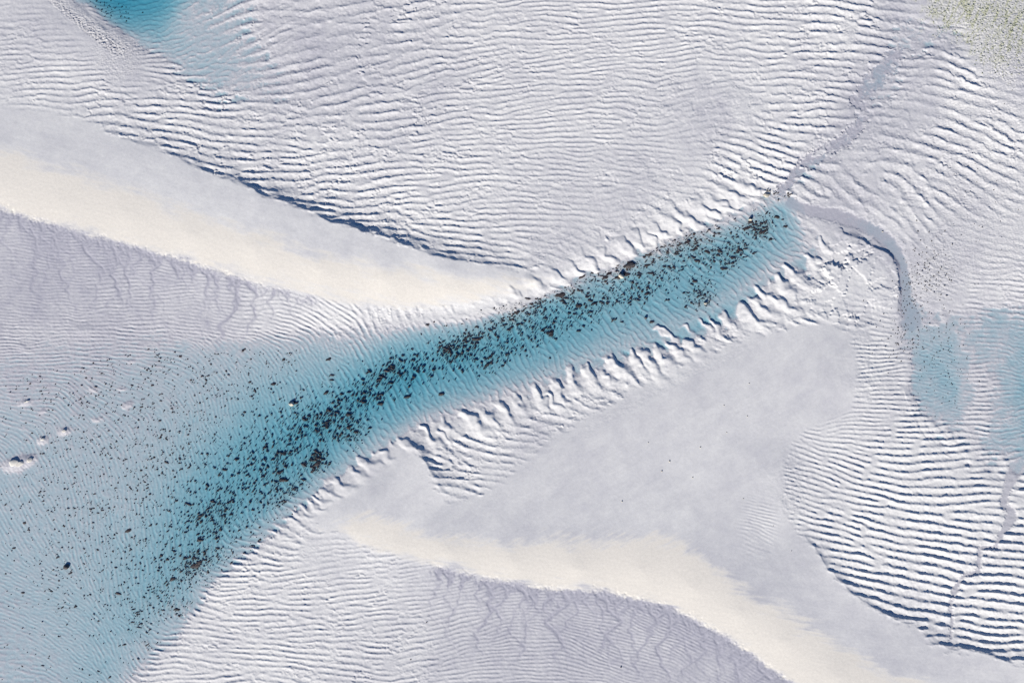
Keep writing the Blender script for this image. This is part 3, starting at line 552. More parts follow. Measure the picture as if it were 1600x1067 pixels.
sand, nt, N, Lk, P = material('tidal_sand')
at = N.new('ShaderNodeAttribute'); at.attribute_name = 'wet'
ac = N.new('ShaderNodeAttribute'); ac.attribute_name = 'cream'
ag = N.new('ShaderNodeAttribute'); ag.attribute_name = 'algae'
geo = N.new('ShaderNodeNewGeometry')
sep = N.new('ShaderNodeSeparateXYZ'); Lk.new(geo.outputs['Position'], sep.inputs[0])
mr = N.new('ShaderNodeMapRange'); mr.inputs[1].default_value = .10; mr.inputs[2].default_value = -.01
mr.inputs[3].default_value = 0; mr.inputs[4].default_value = .66
Lk.new(sep.outputs[2], mr.inputs[0])
mx = N.new('ShaderNodeMath'); mx.operation = 'MAXIMUM'
Lk.new(at.outputs['Fac'], mx.inputs[0]); Lk.new(mr.outputs[0], mx.inputs[1])
DRY, WETC, CREAM = (.55, .543, .536, 1), (.305, .302, .345, 1), (.585, .55, .498, 1)
c1 = mix(nt, mx.outputs[0], DRY, WETC)
c2 = mix(nt, ac.outputs['Fac'], c1, CREAM)
c3 = mix(nt, ag.outputs['Fac'], c2, (.32, .33, .21, 1))
af = N.new('ShaderNodeAttribute'); af.attribute_name = 'film'
fm_ = N.new('ShaderNodeMath'); fm_.operation = 'MULTIPLY'; fm_.use_clamp = True; fm_.inputs[1].default_value = .62
Lk.new(af.outputs['Fac'], fm_.inputs[0])
c3 = mix(nt, fm_.outputs[0], c3, (.10, .115, .10, 1))
tn = N.new('ShaderNodeTexNoise'); tn.inputs['Scale'].default_value = 2.6; tn.inputs['Detail'].default_value = 8
tn.inputs['Roughness'].default_value = .7
Lk.new(geo.outputs['Position'], tn.inputs['Vector'])
mr2 = N.new('ShaderNodeMapRange'); mr2.inputs[1].default_value = .3; mr2.inputs[2].default_value = .7
mr2.inputs[3].default_value = .93; mr2.inputs[4].default_value = 1.06
Lk.new(tn.outputs['Fac'], mr2.inputs[0])
vm = N.new('ShaderNodeVectorMath'); vm.operation = 'SCALE'
Lk.new(c3, vm.inputs[0]); Lk.new(mr2.outputs[0], vm.inputs['Scale'])
Lk.new(vm.outputs[0], P.inputs['Base Color'])
P.inputs['Roughness'].default_value = .85
P.inputs['Specular IOR Level'].default_value = .15
bp = N.new('ShaderNodeBump'); bp.inputs['Strength'].default_value = .1; bp.inputs['Distance'].default_value = .03
tb = N.new('ShaderNodeTexNoise'); tb.inputs['Scale'].default_value = 5.0; tb.inputs['Detail'].default_value = 6
Lk.new(geo.outputs['Position'], tb.inputs['Vector'])
Lk.new(tb.outputs['Fac'], bp.inputs['Height']); Lk.new(bp.outputs[0], P.inputs['Normal'])

wat, nt, N, Lk, P = material('clear_water')
N.remove(P)
out = N['Material Output']
tr = N.new('ShaderNodeBsdfTransparent')
gl = N.new('ShaderNodeBsdfGlossy'); gl.inputs['Roughness'].default_value = .04
fr = N.new('ShaderNodeFresnel'); fr.inputs['IOR'].default_value = 1.33
geo = N.new('ShaderNodeNewGeometry')
wv = N.new('ShaderNodeTexNoise'); wv.inputs['Scale'].default_value = 1.4; wv.inputs['Detail'].default_value = 4
Lk.new(geo.outputs['Position'], wv.inputs['Vector'])
wb = N.new('ShaderNodeBump'); wb.inputs['Strength'].default_value = .25; wb.inputs['Distance'].default_value = .05
Lk.new(wv.outputs['Fac'], wb.inputs['Height'])
Lk.new(wb.outputs[0], gl.inputs['Normal']); Lk.new(wb.outputs[0], fr.inputs['Normal'])
ms = N.new('ShaderNodeMixShader')
fm = N.new('ShaderNodeMath'); fm.operation = 'SUBTRACT'; fm.use_clamp = True    # no total reflection for light leaving the unrefracted body
Lk.new(fr.outputs[0], fm.inputs[0]); Lk.new(geo.outputs['Backfacing'], fm.inputs[1])
Lk.new(fm.outputs[0], ms.inputs[0]); Lk.new(tr.outputs[0], ms.inputs[1]); Lk.new(gl.outputs[0], ms.inputs[2])
Lk.new(ms.outputs[0], out.inputs['Surface'])
va = N.new('ShaderNodeVolumeAbsorption')
va.inputs['Color'].default_value = (.09, .742, .85, 1)
va.inputs['Density'].default_value = 2.4
Lk.new(va.outputs[0], out.inputs['Volume'])

# ------------------------------------------------------------------ ground sheet
def link(o):
    scene.collection.objects.link(o); return o
def grid_sheet(name, xs, ys, Z, mat, attrs):
    """One quad sheet over a tensor grid; Z and the attributes are (len(ys), len(xs))."""
    nx, ny = len(xs), len(ys)
    me = bpy.data.meshes.new(name)
    co = np.empty((ny, nx, 3), f32)
    co[..., 0] = xs[None]; co[..., 1] = ys[:, None]; co[..., 2] = Z
    me.vertices.add(nx * ny); me.vertices.foreach_set('co', co.ravel())
    i = np.arange(nx * ny, dtype=np.int32).reshape(ny, nx)
    q = np.stack([i[1:, :-1], i[1:, 1:], i[:-1, 1:], i[:-1, :-1]], -1).reshape(-1)
    nq = (nx - 1) * (ny - 1)
    me.loops.add(nq * 4); me.loops.foreach_set('vertex_index', q)
    me.polygons.add(nq); me.polygons.foreach_set('loop_start', np.arange(nq, dtype=np.int32) * 4)
    me.update(calc_edges=True)
    for k, v in attrs.items():
        a = me.attributes.new(k, 'FLOAT', 'POINT'); a.data.foreach_set('value', np.ascontiguousarray(v, f32).ravel())
    me.materials.append(mat)
    return link(bpy.data.objects.new(name, me))

inx = np.concatenate([np.arange(0, 164, 2), np.arange(164, 1884), np.arange(1884, NX, 2)])
iny = np.concatenate([np.arange(0, 174, 2), np.arange(174, 1361), np.arange(1361, NY, 2)])
inx = inx[inx < NX]; iny = iny[iny < NY]
wx_, _ = W(GX[inx].astype(float), 0); _, wy_ = W(0, GY[iny].astype(float))
far = np.array([1.5, 4, 9, 18, 35, 70, 140, 280, 600, 1300, 3000, 7000])
xs = np.concatenate([wx_[0] - far[::-1], wx_, wx_[-1] + far])
ys = np.concatenate([wy_[0] + far[::-1], wy_, wy_[-1] - far])
nf = len(far)
def pad(a):
    c = a[np.ix_(iny, inx)]
    return np.pad(c, ((nf, nf), (nf, nf)), mode='edge')
algae = np.clip(turf * sm(-.1, 1.6, streaks(26, 5, -70, 41) + .5 * n_fine) * .6 * sm(150, 40, gyf) + turf * .16 * sm(150, 20, gyf) + speck * sm(.6, 1.8, n_mid) * .15, 0, 1)
Zp = pad(H)
fx = np.clip(np.concatenate([far[::-1], np.zeros(len(inx)), far]) / 60, 0, 1)
fy = np.clip(np.concatenate([far[::-1], np.zeros(len(iny)), far]) / 60, 0, 1)
fo = np.maximum(fx[None], fy[:, None])
Zp = Zp * (1 - fo) + .35 * fo
ground = grid_sheet('sand_ground', xs, ys, Zp, sand, {'wet': pad(wet) * (1 - fo) + .35 * fo, 'cream': pad(cream) * (1 - fo), 'algae': pad(algae) * (1 - fo)})
ground['label'] = 'pale rippled tidal sand with smooth cream bars and shallow channels'
ground['category'] = 'sand flat'
ground['kind'] = 'structure'
print('ground', round(time.time() - T0, 1))

# ------------------------------------------------------------------ water: a closed body whose flat top meets the sand
import bmesh
bm = bmesh.new()
bmesh.ops.create_cube(bm, size=1.0)
for v in bm.verts:
    v.co = (v.co.x * 260, v.co.y * 220, 0.0 if v.co.z > 0 else -3.0)
me = bpy.data.meshes.new('shallow_water'); bm.to_mesh(me); bm.free()
me.materials.append(wat)
water = link(bpy.data.objects.new('shallow_water', me))
water['label'] = 'clear turquoise shallow water filling the channel and pools'
water['category'] = 'water'
water['kind'] = 'structure'

def ground_z(px, py):
    i = int(np.clip(round(py) - OY, 0, NY - 1)); j = int(np.clip(round(px) - OX, 0, NX - 1))
    return float(H[i, j])
#OBJ-BEGIN
# ------------------------------------------------------------------ weed, stones, boulders
def simple_material(name, a, b, rough=.8, scale=6.0, spec=.2):
    m, nt, N, Lk, P = material(name)
    oi = N.new('ShaderNodeObjectInfo')
    g = N.new('ShaderNodeNewGeometry')
    t = N.new('ShaderNodeTexNoise'); t.inputs['Scale'].default_value = scale; t.inputs['Detail'].default_value = 6
    Lk.new(g.outputs['Position'], t.inputs['Vector'])
    ad = N.new('ShaderNodeMath'); ad.operation = 'MULTIPLY_ADD'
    Lk.new(oi.outputs['Random'], ad.inputs[0]); ad.inputs[1].default_value = .5
    mr = N.new('ShaderNodeMapRange'); mr.inputs[1].default_value = .35; mr.inputs[2].default_value = .7; mr.inputs[3].default_value = -.1; mr.inputs[4].default_value = .7
    Lk.new(t.outputs['Fac'], mr.inputs[0]); Lk.new(mr.outputs[0], ad.inputs[2])
    Lk.new(mix(nt, ad.outputs[0], a, b), P.inputs['Base Color'])
    P.inputs['Roughness'].default_value = rough; P.inputs['Specular IOR Level'].default_value = spec
    return m
weed_m = simple_material('dark_weed', (.014, .012, .018, 1), (.066, .052, .050, 1), .6)
frond_m = simple_material('brown_fronds', (.030, .022, .018, 1), (.085, .065, .045, 1), .6)
rock_m = simple_material('pale_rock', (.50, .46, .38, 1), (.30, .27, .22, 1), .9, 3.0)
crust_m = simple_material('barnacle_crust', (.05, .05, .05, 1), (.16, .15, .11, 1), .9, 9.0)
stone_m = simple_material('grey_stone', (.035, .032, .036, 1), (.12, .11, .105, 1), .85, 4.0)
sandrock_m = simple_material('sandy_rock', (.52, .50, .46, 1), (.42, .40, .37, 1), .95, 2.0)
algae_m = simple_material('green_algae', (.18, .195, .12, 1), (.31, .32, .24, 1), .9, 1.2)

def ico(sub):
    b = bmesh.new(); bmesh.ops.create_icosphere(b, subdivisions=sub, radius=1.0)
    v = np.array([x.co[:] for x in b.verts], f32); f = np.array([[y.index for y in x.verts] for x in b.faces], np.int32)
    b.free(); return v, f
ICO = {k: ico(k) for k in (1, 2, 3)}
def lumps(v, g, amp, freq=2.2, n=5):
    d = np.zeros(len(v))
    for _ in range(n):
        k = g.normal(0, freq, 3); d += np.sin(v @ k + g.uniform(0, 6.28))
    return v * (1 + amp * d / math.sqrt(n))[:, None]
def tri_mesh(name, parts, mat, smooth=True):
    vs, fs, n = [], [], 0
    for v, f in parts:
        vs.append(v); fs.append(f + n); n += len(v)
    v = np.concatenate(vs).astype(f32); f = np.concatenate(fs).astype(np.int32)
    me = bpy.data.meshes.new(name)
    me.vertices.add(len(v)); me.vertices.foreach_set('co', v.ravel())
    me.loops.add(f.size); me.loops.foreach_set('vertex_index', f.ravel())
    me.polygons.add(len(f)); me.polygons.foreach_set('loop_start', np.arange(len(f), dtype=np.int32) * 3)
    me.update(calc_edges=True)
    if not smooth:
        me.polygons.foreach_set('use_smooth', np.zeros(len(f), bool))
    me.materials.append(mat)
    return me
def frond_strip(g, length, width, ang, z0):
    """A limp tapered blade lying outwards from the clump."""
    n = 5; v = []; a = ang
    x = y = 0.0
    for k in range(n + 1):
        t = k / n; w = width * (1 - t * .8) * (.7 + .6 * math.sin(t * 5 + ang))
        nx_, ny_ = -math.sin(a), math.cos(a)
        z = z0 * (1 - t * .75)
        v += [(x + nx_ * w, y + ny_ * w, z), (x - nx_ * w, y - ny_ * w, z), (x, y, z + width * .5)]
        x += math.cos(a) * length / n; y += math.sin(a) * length / n; a += g.normal(0, .3)
    f = []
    for k in range(n):
        b = 3 * k
        for (i, j) in ((0, 2), (2, 1)):
            f += [(b + i, b + 3 + i, b + 3 + j), (b + i, b + 3 + j, b + j)]
    return np.array(v, f32), np.array(f, np.int32)
def weed_body(g, big):
    """Unit clump: radius about 1 across, base at z = 0, top at z = 1."""
    out = []
    n = g.integers(3, 6) if not big else g.integers(6, 10)
    for k in range(n):
        v, f = ICO[2 if big else 1]
        v = lumps(v, g, .22, 2.6)
        r = g.uniform(.32, .62) if k else .7
        c = np.array([g.uniform(-.75, .75), g.uniform(-.45, .45), 0]) if k else np.zeros(3)
        h = g.uniform(.55, .95) if k else 1.0
        out.append((v * np.array([r, r * g.uniform(.6, .95), h * .55]) + c + np.array([0, 0, h * .45]), f))
    for k in range(7 if big else 4):
        v, f = frond_strip(g, g.uniform(.5, 1.0), g.uniform(.08, .16), g.uniform(0, 6.28), g.uniform(.75, 1.0))
        out.append((v + np.array([g.uniform(-.6, .6), g.uniform(-.35, .35), 0]), f))
    return out
gw = np.random.default_rng(404)
WEED_MESH = [tri_mesh('weed_clump', weed_body(gw, True), weed_m) for _ in range(8)] + [tri_mesh('weed_clump', weed_body(gw, False), weed_m) for _ in range(8)]

def weed(px, py, rpx, aspect, rot, label, group, mesh=None, over=.035):
    x, y = W(px, py); z = ground_z(px, py)
    o = link(bpy.data.objects.new('weed_clump', mesh or WEED_MESH[gw.integers(0, 8) if rpx > 3 else gw.integers(0, 16)]))
    hgt = max(.04 + rpx * M * .12, -z + over * .6)
    o.location = (x, y, z - .02); o.scale = (rpx * M * aspect ** .5, rpx * M / aspect ** .5, hgt + .02); o.rotation_euler = (0, 0, rot)
    o['label'] = label; o['category'] = 'seaweed'
    if group: o['group'] = group
    return o

# density of weed over the bed
SPINE = [(1205,346,12),(1150,373,18),(1080,404,20),(1000,434,22),(930,458,25),(880,472,30),(800,508,28),(740,538,24),(690,556,19),(640,580,20),(590,602,22),(540,640,27),(490,662,32),(440,702,36),(400,748,38),(360,790,34),(320,842,32),(290,890,30),(250,938,28),(210,985,24)]
HOT = [(875,465,26,9),(805,497,24,10),(745,528,26,9),(705,552,18,9),(945,430,18,7),(1030,395,26,8),(1090,372,22,8),(1185,355,12,8),(1095,462,14,12),(545,672,16,12),(455,685,30,20),(430,725,24,16),(505,655,20,12),(330,800,20,14),(305,880,18,10),(440,770,20,8),(495,720,10,9),(620,575,28,10),(560,620,30,14),(770,560,25,10),(845,520,34,10),(930,480,30,12),(1000,455,30,10),(1140,400,24,10)]
def weed_spots(n, g):
    P = np.array(SPINE, float); seg = np.sqrt((np.diff(P[:, :2], axis=0)**2).sum(1)); c = np.concatenate([[0], np.cumsum(seg)])
    out = []
    while len(out) < n:
        if g.random() < .55:
            hx, hy, a, b = HOT[g.integers(len(HOT))]
            u, v = g.normal(0, a), g.normal(0, b); th = R(-25)
            x, y = hx + u * math.cos(th) - v * math.sin(th), hy + u * math.sin(th) + v * math.cos(th)
        else:
            s = g.uniform(0, c[-1]); x, y, w = [np.interp(s, c, P[:, k]) for k in range(3)]
            th = R(-35); v = g.normal(0, w); u = g.normal(0, 12)
            x, y = x + u * math.cos(th) - v * math.sin(th), y + u * math.sin(th) + v * math.cos(th)
        i, j = int(y - OY), int(x - OX)
        if not (-20 < x < 1620 and -20 < y < 1087) or Z0[i, j] > -.022: continue
        if g.random() > .35 + .65 * sm(-.4, .7, CLUS[i, j]): continue
        out.append((x, y))
    return out
CLUS = noise(20, 71, 1.2)
gs = np.random.default_rng(909)
spots = []
for x, y in weed_spots(5200, gs):
    spots.append((x, y, float(np.clip(gs.lognormal(-.42, .62), .36, 3.6)), gs.uniform(1.2, 2.8)))
def lake_spots(n, g):
    out = []
    while len(out) < n:
        x, y = g.uniform(-10, 470), g.uniform(545, 1067)
        i, j = int(y - OY), int(x - OX)
        if Z0[i, j] > -.004 or H[i, j] > .02: continue
        dens = .35 + .65 * math.exp(-((x - 230)**2 / 2 / 130**2 + (y - 720)**2 / 2 / 150**2))
        if y > 960: dens *= .45
        if x < 60: dens *= .6
        if g.random() > dens * (.2 + .8 * sm(-.6, 1.0, CLUS[i, j])): continue
        out.append((x, y))
    return out
for x, y in lake_spots(2500, gs):
    spots.append((x, y, float(np.clip(gs.lognormal(-.24, .42), .4, 2.4)), gs.uniform(1.0, 1.9)))

# a thin dark film of algae coats the bed where weed grows thickly
film = np.zeros((NY, NX), f32)
for x, y, r, a in spots:
    film[int(y - OY), int(x - OX)] += r * r * a
film = np.clip(blur(film, 4.5) * 1.1 + blur(film, 11) * 1.3, 0, 1) * np.clip(.75 + .3 * n_mid, .2, 1.3)
sa = ground.data.attributes.new('film', 'FLOAT', 'POINT'); sa.data.foreach_set('value', np.ascontiguousarray(pad(film) * (1 - fo), f32).ravel())

# the clumps and stones one can pick out singly
NOTED = [
 (668,508,4.2,1.1,'round brown weed clump alone on pale bed near the north waterline, left of the belt'),
 (443,562,3.4,1.2,'round dark clump alone on pale bed, uppermost of the sparse ones left of the belt'),
 (427,600,4.2,1.2,'dark oval weed clump on pale bed, up and left of the belt'),
 (514,561,4.0,1.8,'dark elongated weed clump on the pale blue bed, above the belt middle'),
 (509,614,4.4,1.2,'grey brown rounded weed clump at the upper edge of the belt middle'),
 (435,739,4.0,1.0,'round black weed clump with clear water around it, below the thick belt patch'),
 (443,750,6.6,2.0,'broad ragged brown weed patch just below a round black clump'),
 (495,725,6.4,1.1,'ragged brown weed patch nearest the south sand edge, apart from the belt'),
 (370,718,4.2,1.3,'smooth dark rounded clump at the left edge of the belt'),
 (200,829,5.2,1.2,'large dark rounded clump alone in the left lake, biggest of the lake'),
 (38,817,3.2,1.0,'black pointed clump near the left picture border in the pale lake'),
 (261,874,3.2,1.0,'black upright clump alone on the left lake bed, left of a ragged weed patch'),
 (313,844,5.2,1.8,'flat wide black weed clump near the bottom end of the belt'),
 (306,884,7.2,1.5,'wide ragged black weed patch lowest in the belt, near the sand edge'),
 (269,905,5.2,1.4,'broken brown weed patch below the last thick patch of the belt'),
 (171,1058,2.6,1.2,'small black clump standing lowest in the lake at the bottom border'),
 (194,1007,2.8,1.8,'small elongated black clump in the bare lower part of the lake'),
 (545,648,5.2,1.3,'large dark grey oval clump in the deepest turquoise water of the belt'),
 (545,668,4.6,.9,'tall black clump close below a large dark grey oval clump'),
 (637,620,4.6,2.0,'long black clump on bright turquoise bed under the belt, near the channel middle'),
 (690,616,4.8,1.6,'long black clump on turquoise bed nearest the scalloped south rim'),
 (595,631,4.8,1.4,'grey brown clump on turquoise bed under the belt, beside long black clumps'),
 (877,461,7.0,1.6,'broad black weed mat near the north waterline, thickest of the belt'),
 (905,478,5.6,1.4,'ragged purple black weed mat right of the broadest mat'),
 (860,520,5.4,1.4,'ragged black weed mat in the lower half of the channel under the thickest mats'),
 (745,530,6.6,1.8,'long black weed mat across the belt on bright turquoise water'),
 (1012,415,5.0,1.7,'black spindle shaped clump in the upper channel, right of the cream boulder'),
 (1007,402,3.2,1.0,'small black knob near the north waterline above a spindle shaped clump'),
 (1146,403,4.6,1.8,'black elongated clump alone in the right half of the channel'),
 (1145,411,3.2,1.0,'small dark round clump just under a lone elongated clump'),
 (1011,459,4.4,1.2,'purple grey round clump in the channel middle with a smaller one beside it'),
 (1101,461,3.2,1.2,'dark upright clump near the south rim above a yellow edged stone'),
 (1019,503,4.0,1.6,'dark flat clump lowest in the channel beside the sand tongues'),
 (1166,357,5.2,1.6,'black two lobed clump in the channel head'),
 (1194,362,5.4,2.0,'long brown weed clump in the channel head nearest the right shore'),
 (1228,354,3.4,1.4,'small brown clump nearest the grey stream mouth'),
 (1204,374,3.6,1.4,'black clump lowest in the channel head by the right shore'),
 (909,433,4.2,2.2,'flat black clump touching the white north rim of sand'),
 (951,428,4.6,2.0,'flat dark clump beside the white north rim, up and left of the cream boulder'),
 (945,434,4.8,1.5,'black clump close below a flat clump by the north rim'),
 (831,475,3.4,1.2,'small black clump close to the white north rim, leftmost there'),
]
for (x, y, r, a, lab) in NOTED:
    weed(x, y, r * .84, a, R(gs.uniform(5, 30)), lab, None, WEED_MESH[gs.integers(0, 8)], .04)
near = np.array([n[:2] for n in NOTED])
spots = [s for s in spots if np.min(np.hypot(near[:, 0] - s[0], near[:, 1] - s[1])) > 3.5]
spots.sort(key=lambda s: -s[2] * s[3] ** .2 * (1.0 if s[0] > 250 else 1.5))
ZONES = [
 (lambda x, y: x > 1080, 'dark weed clump in the narrow channel head', 'in the channel head'),
 (lambda x, y: x > 930, 'dark weed clump in the upper channel below the scalloped north rim', 'in the upper channel'),
 (lambda x, y: x > 790, 'dark weed clump among the thickest mats of the channel', 'among the thickest mats'),
 (lambda x, y: x > 640, 'dark weed clump in the deep turquoise middle of the channel', 'in the turquoise middle'),
 (lambda x, y: x > 500, 'dark weed clump on the turquoise bed where the channel widens', 'where the channel widens'),
 (lambda x, y: x > 380 and y > 640, 'dark weed clump in the thick patch by the lower sand lobe', 'in the thick patch by the lobe'),
 (lambda x, y: x > 250 and y > 740, 'dark weed clump in the lower end of the channel belt', 'in the lower end of the belt'),
 (lambda x, y: y > 800, 'dark weed spot on the lower lake bed left of the belt', 'on the lower lake bed'),
 (lambda x, y: True, 'dark weed spot scattered on the pale upper lake bed', 'on the upper lake bed'),
]
N_SINGLE = 255
for (x, y, r, a) in spots[:N_SINGLE]:
    for test, lab, grp in ZONES:
        if test(x, y): break
    lab = ('broad ' if r > 3.6 else 'middling ' if r > 2.7 else 'small ') + lab
    weed(x, y, r, a, R(gs.normal(10, 20)), lab, ('broad' if r > 3.6 else 'middling' if r > 2.7 else 'small') + ' weed clumps ' + grp)
rest = []
for (x, y, r, a) in spots[N_SINGLE:]:
    gx_, gy_ = W(x, y); z = ground_z(x, y)
    nb = 1 if r < 1.2 else 2
    for q in range(nb):
        v, f = ICO[1]; v = lumps(v, gs, .25, 2.4)
        th = R(gs.normal(10, 24)); rr = r * M * (1 if q == 0 else .6); hh = max(.04 + rr * .25, -z + .015) / 2
        v = v * np.array([rr * a ** .5, rr / a ** .5, hh])
        c, s = math.cos(th), math.sin(th)
        v = np.stack([v[:, 0] * c - v[:, 1] * s, v[:, 0] * s + v[:, 1] * c, v[:, 2]], 1)
        rest.append((v + np.array([gx_ + (gs.normal(0, .16) if q else 0), gy_ + (gs.normal(0, .1) if q else 0), z + hh * .95]), f))
o = link(bpy.data.objects.new('seaweed_scatter', tri_mesh('seaweed_scatter', rest, weed_m)))
o['label'] = 'countless tiny dark weed specks strewn over the channel and lake bed'; o['category'] = 'seaweed'; o['kind'] = 'stuff'
print('weed', len(rest), round(time.time() - T0, 1))

# boulders: an Empty with a rock and the crust or weed that grows on it
def rock_mesh(name, seed, mat, flat=.6, sub=3, amp=.14):
    g = np.random.default_rng(seed)
    v, f = ICO[sub]
    v = lumps(lumps(v, g, amp, 1.6), g, amp * .5, 4.5)
    for _ in range(7):                                # knock flats off it
        n = g.normal(0, 1, 3); n /= np.linalg.norm(n); d = g.uniform(.62, .9)
        k = v @ n; v = v - np.maximum(k - d, 0)[:, None] * n * .85
    return tri_mesh(name, [(v * np.array([1, 1, flat]), f)], mat)
def part(name, me, parent, loc, scale, rz=0.0):
    o = link(bpy.data.objects.new(name, me)); o.parent = parent; o.location = loc; o.scale = scale; o.rotation_euler = (0, 0, rz)
    return o
def boulder(px, py, rx, ry, h, rz, label, mat, fringe, seed, name='boulder'):
    x, y = W(px, py); z = ground_z(px, py)
    e = link(bpy.data.objects.new(name, None)); e.location = (x, y, z); e.empty_display_size = .3
    e['label'] = label; e['category'] = 'boulder'
    part('rock', rock_mesh('rock', seed, mat), e, (0, 0, h * .3), (rx * M, ry * M, h * 1.15), R(rz))
    g = np.random.default_rng(seed + 5)
    for k, (kind, ox, oy, r, a) in enumerate(fringe):
        m_ = weed_m if kind == 'weed_fringe' else crust_m
        body = weed_body(g, True) if kind == 'weed_fringe' else [(lumps(ICO[2][0], g, .25, 3) * np.array([.8, .6, .5]) + np.array([0, 0, .3]), ICO[2][1])]
        part(kind, tri_mesh(kind, body, m_), e, (ox * M, -oy * M, max(-.02, 0)), (r * M * a, r * M, max(.12, -z + .05)) if kind == 'weed_fringe' else (r * M * a, r * M, h * .9), R(g.uniform(0, 40)))
    return e
boulder(971, 432, 4.6, 3.6, .62, -20, 'rounded cream boulder standing in turquoise water among black weed', rock_m, [('weed_fringe', 8, -3, 3.6, 1.4), ('weed_fringe', -7, 2, 2.6, 1.6)], 11)
boulder(1197, 305, 5.0, 3.8, .42, 15, 'pale greenish boulder with black barnacle patches at the channel tip', rock_m, [('barnacle_crust', 5.0, -1.0, 1.5, 1.0), ('barnacle_crust', 5, -6, 1.7, 1.2), ('barnacle_crust', 1, -5, 1.3, 1.3), ('barnacle_crust', 2, -8, 1.2, 1.3)], 12)
boulder(1172, 343, 3.2, 2.2, .45, 10, 'small cream stone with dark weed around it in the channel head', rock_m, [('weed_fringe', 2, 4, 2.6, 1.2), ('weed_fringe', 2.5, -2, 2.0, 1.0)], 13)
boulder(984, 415, 8.0, 4.6, .34, 22, 'flat grey slab fringed with weed against the white north rim', stone_m, [('weed_fringe', 1, -5, 2.6, 1.8), ('weed_fringe', -7, 1, 2.4, 1.6), ('weed_fringe', 6, 1, 2.8, .8)], 14)
boulder(1102, 474, 2.4, 2.0, .4, 0, 'dark round stone with a pale yellowish edge near the south rim', rock_m, [('weed_fringe', .4, -.8, 2.0, 1.0)], 15)
boulder(456, 631, 5.0, 3.2, .5, 10, 'grey boulder with a pale sunlit side, upper left of the belt', rock_m, [('weed_fringe', 1.0, -2.0, 3.4, 1.3), ('weed_fringe', 6, -1, 2.4, 1.5)], 16)
boulder(104, 886, 4.4, 4.2, .4, 30, 'pale brown rough stone alone in the lower left lake', stone_m, [('weed_fringe', 1, -3, 2.2, 1.3)], 17)
boulder(1009, 497, 2.2, 1.8, .35, 0, 'small olive brown stone by the south tongues of the upper channel', stone_m, [('weed_fringe', .5, .8, 1.5, 1.5)], 18)
# sandy outcrops of the lake
def outcrop(px, py, rx, ry, h, rz, label, seed, lobes):
    x, y = W(px, py); z = ground_z(px, py)
    e = link(bpy.data.objects.new('sandy_outcrop', None)); e.location = (x, y, z); e['label'] = label; e['category'] = 'outcrop'
    for k, (ox, oy, s) in enumerate(lobes):
        part('sandy_lobe', rock_mesh('sandy_lobe', seed + k, sandrock_m, .7, 3, .1), e, (ox * M, -oy * M, h * .05), (rx * M * s * .78, ry * M * s * .78, h * s * .45), R(rz + 9 * k))
    return e
outcrop(28, 722, 11, 7, .5, 12, 'wide pale sandy outcrop with dark top edge, largest in the left lake', 31, [(-6, 1, 1.0), (4, 2, .8)])
outcrop(48, 718, 6, 4.5, .42, 25, 'dark edged rocky knob at the right end of the largest sandy outcrop', 35, [(0, 0, 1.0), (-3, 2.5, .6)])
outcrop(67, 686, 5.2, 3.4, .34, 10, 'middle sandy hump up and right of the largest lake outcrop', 37, [(0, 0, 1.0)])
outcrop(101, 673, 4.6, 3.0, .32, 10, 'small ring shaped sandy hump, furthest right of the row of three outcrops', 38, [(0, 0, 1.0), (-2, 1, .6)])
outcrop(42, 627, 4.4, 2.2, .26, 15, 'thin sandy hump high in the pale lake, above the row of three outcrops', 40, [(1, 0, .9), (-2, 1, .7)])

# lone stones on bare sand
STONES = [(1045,720,1.6,'largest of the lone white stones on the bare grey bar'),(1081,745,1.1,None),(1130,633,.9,None),(1134,675,.8,None),(1093,698,1.2,None),(1033,735,1.3,None),(1012,691,.9,None),(1166,650,1.0,None),(971,782,1.3,'lone stone low on the bare grey bar above the cream sand'),(1169,599,.9,None),(1160,778,.9,None),
 (1379,362,1.5,'small black and white stone on the lit outer bank of the curved stream'),(1207,820,.7,'dark stone on the smooth sand beside the small rippled patch'),(1235,859,.7,'dark stone on smooth sand below the small rippled patch'),
 (970,1041,1.4,'black stone at the top of a pale streak on the lower rilled flat'),(667,971,1.2,'small black stone lying on the lower left rippled sand'),(642,1029,1.2,'small black upright stone low on the rippled sand'),(1374,502,1.1,'small dark stone at the foot of the cracked plateau'),(1348,470,1.0,'small dark stone on the cracked plateau')]
STONE_MESH = [rock_mesh('stone', 60 + k, stone_m, .7, 2) for k in range(4)]
PALE_MESH = [rock_mesh('stone', 70 + k, rock_m, .7, 2) for k in range(3)]
for (px, py, r, lab) in STONES:
    r *= .8
    x, y = W(px, py); bar = lab is None or 'white' in lab or 'grey bar' in lab
    o = link(bpy.data.objects.new('stone', (PALE_MESH if bar else STONE_MESH)[gs.integers(0, 3)]))
    o.location = (x, y, ground_z(px, py) + r * M * .3); o.scale = (r * M * 1.2, r * M, r * M * 1.1); o.rotation_euler = (0, 0, gs.uniform(0, 6))
    o['label'] = lab or 'tiny lone stone on the bare grey bar'; o['category'] = 'stone'
    if lab is None: o['group'] = 'lone stones on the bare bar'

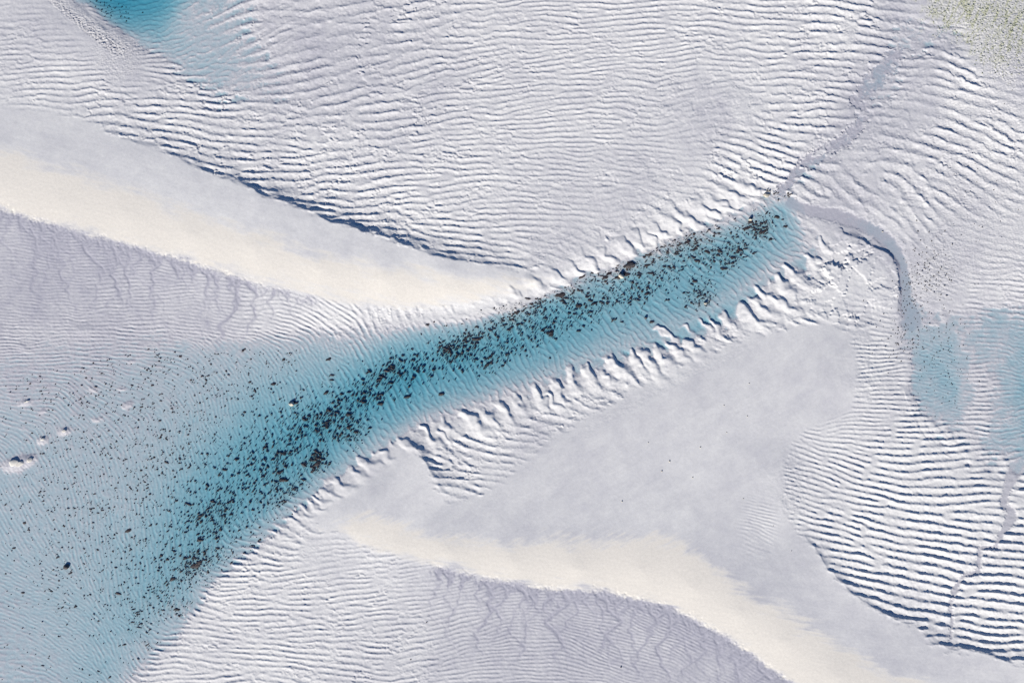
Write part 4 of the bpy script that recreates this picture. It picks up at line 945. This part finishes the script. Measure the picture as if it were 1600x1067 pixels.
# specks of shell and weed on the right-hand flats, and the green patch in the corner
def speckle(name, pts, mat, label, cat, flat=.6):
    out = []
    for (x, y, r) in pts:
        v, f = ICO[1]; v = lumps(v, gs, .25, 2.4) * np.array([r * M * gs.uniform(1, 1.8), r * M, r * M * flat])
        th = gs.uniform(0, 3.1); c, s = math.cos(th), math.sin(th)
        gx_, gy_ = W(x, y)
        out.append((np.stack([v[:, 0] * c - v[:, 1] * s + gx_, v[:, 0] * s + v[:, 1] * c + gy_, v[:, 2] + ground_z(x, y) + r * M * flat * .5], 1), f))
    o = link(bpy.data.objects.new(name, tri_mesh(name, out, mat)))
    o['label'] = label; o['category'] = cat; o['kind'] = 'stuff'
pts = []
def scatter(n, cx, cy, sx, sy, r0, r1, zmax=None):
    for _ in range(n):
        x, y = gs.normal(cx, sx), gs.normal(cy, sy)
        if -20 < x < 1640 and -20 < y < 1090: pts.append((x, y, gs.uniform(r0, r1)))
scatter(150, 1450, 432, 20, 28, .4, 1.0); scatter(60, 1414, 452, 8, 22, .4, .9); scatter(150, 1420, 530, 26, 26, .4, .9); scatter(120, 1475, 560, 24, 40, .4, .8)
scatter(60, 1540, 300, 50, 90, .4, .8); scatter(14, 1216, 303, 8, 4, .6, 1.2); scatter(10, 1232, 305, 3, 3, .8, 1.3)
for x, y in ((128,12),(150,20),(165,15),(185,20),(140,8),(175,28)):
    for _ in range(16): pts.append((gs.normal(x, 16), gs.normal(y - 4, 9), gs.uniform(.4, .9)))
pts = [p for p in pts if p[1] > -20 and (p[0] > 400 or ground_z(p[0], p[1]) < -.06)]
speckle('shell_specks', pts, stone_m, 'scattered dark shell and weed specks on the right hand flats and pool beds', 'shell litter')
pts = []
while len(pts) < 1700:
    x, y = gs.uniform(1425, 1640), gs.uniform(-40, 140)
    i, j = int(y - OY), int(x - OX)
    if gs.random() < turf[i, j] * (.15 + 1.4 * algae[i, j]): pts.append((x, y, gs.uniform(.35, .95)))
speckle('algae_tufts', pts, algae_m, 'olive green algae tufts speckling the pale sand in the upper right corner', 'algae', .5)
#OBJ-END
print('done', round(time.time() - T0, 1))
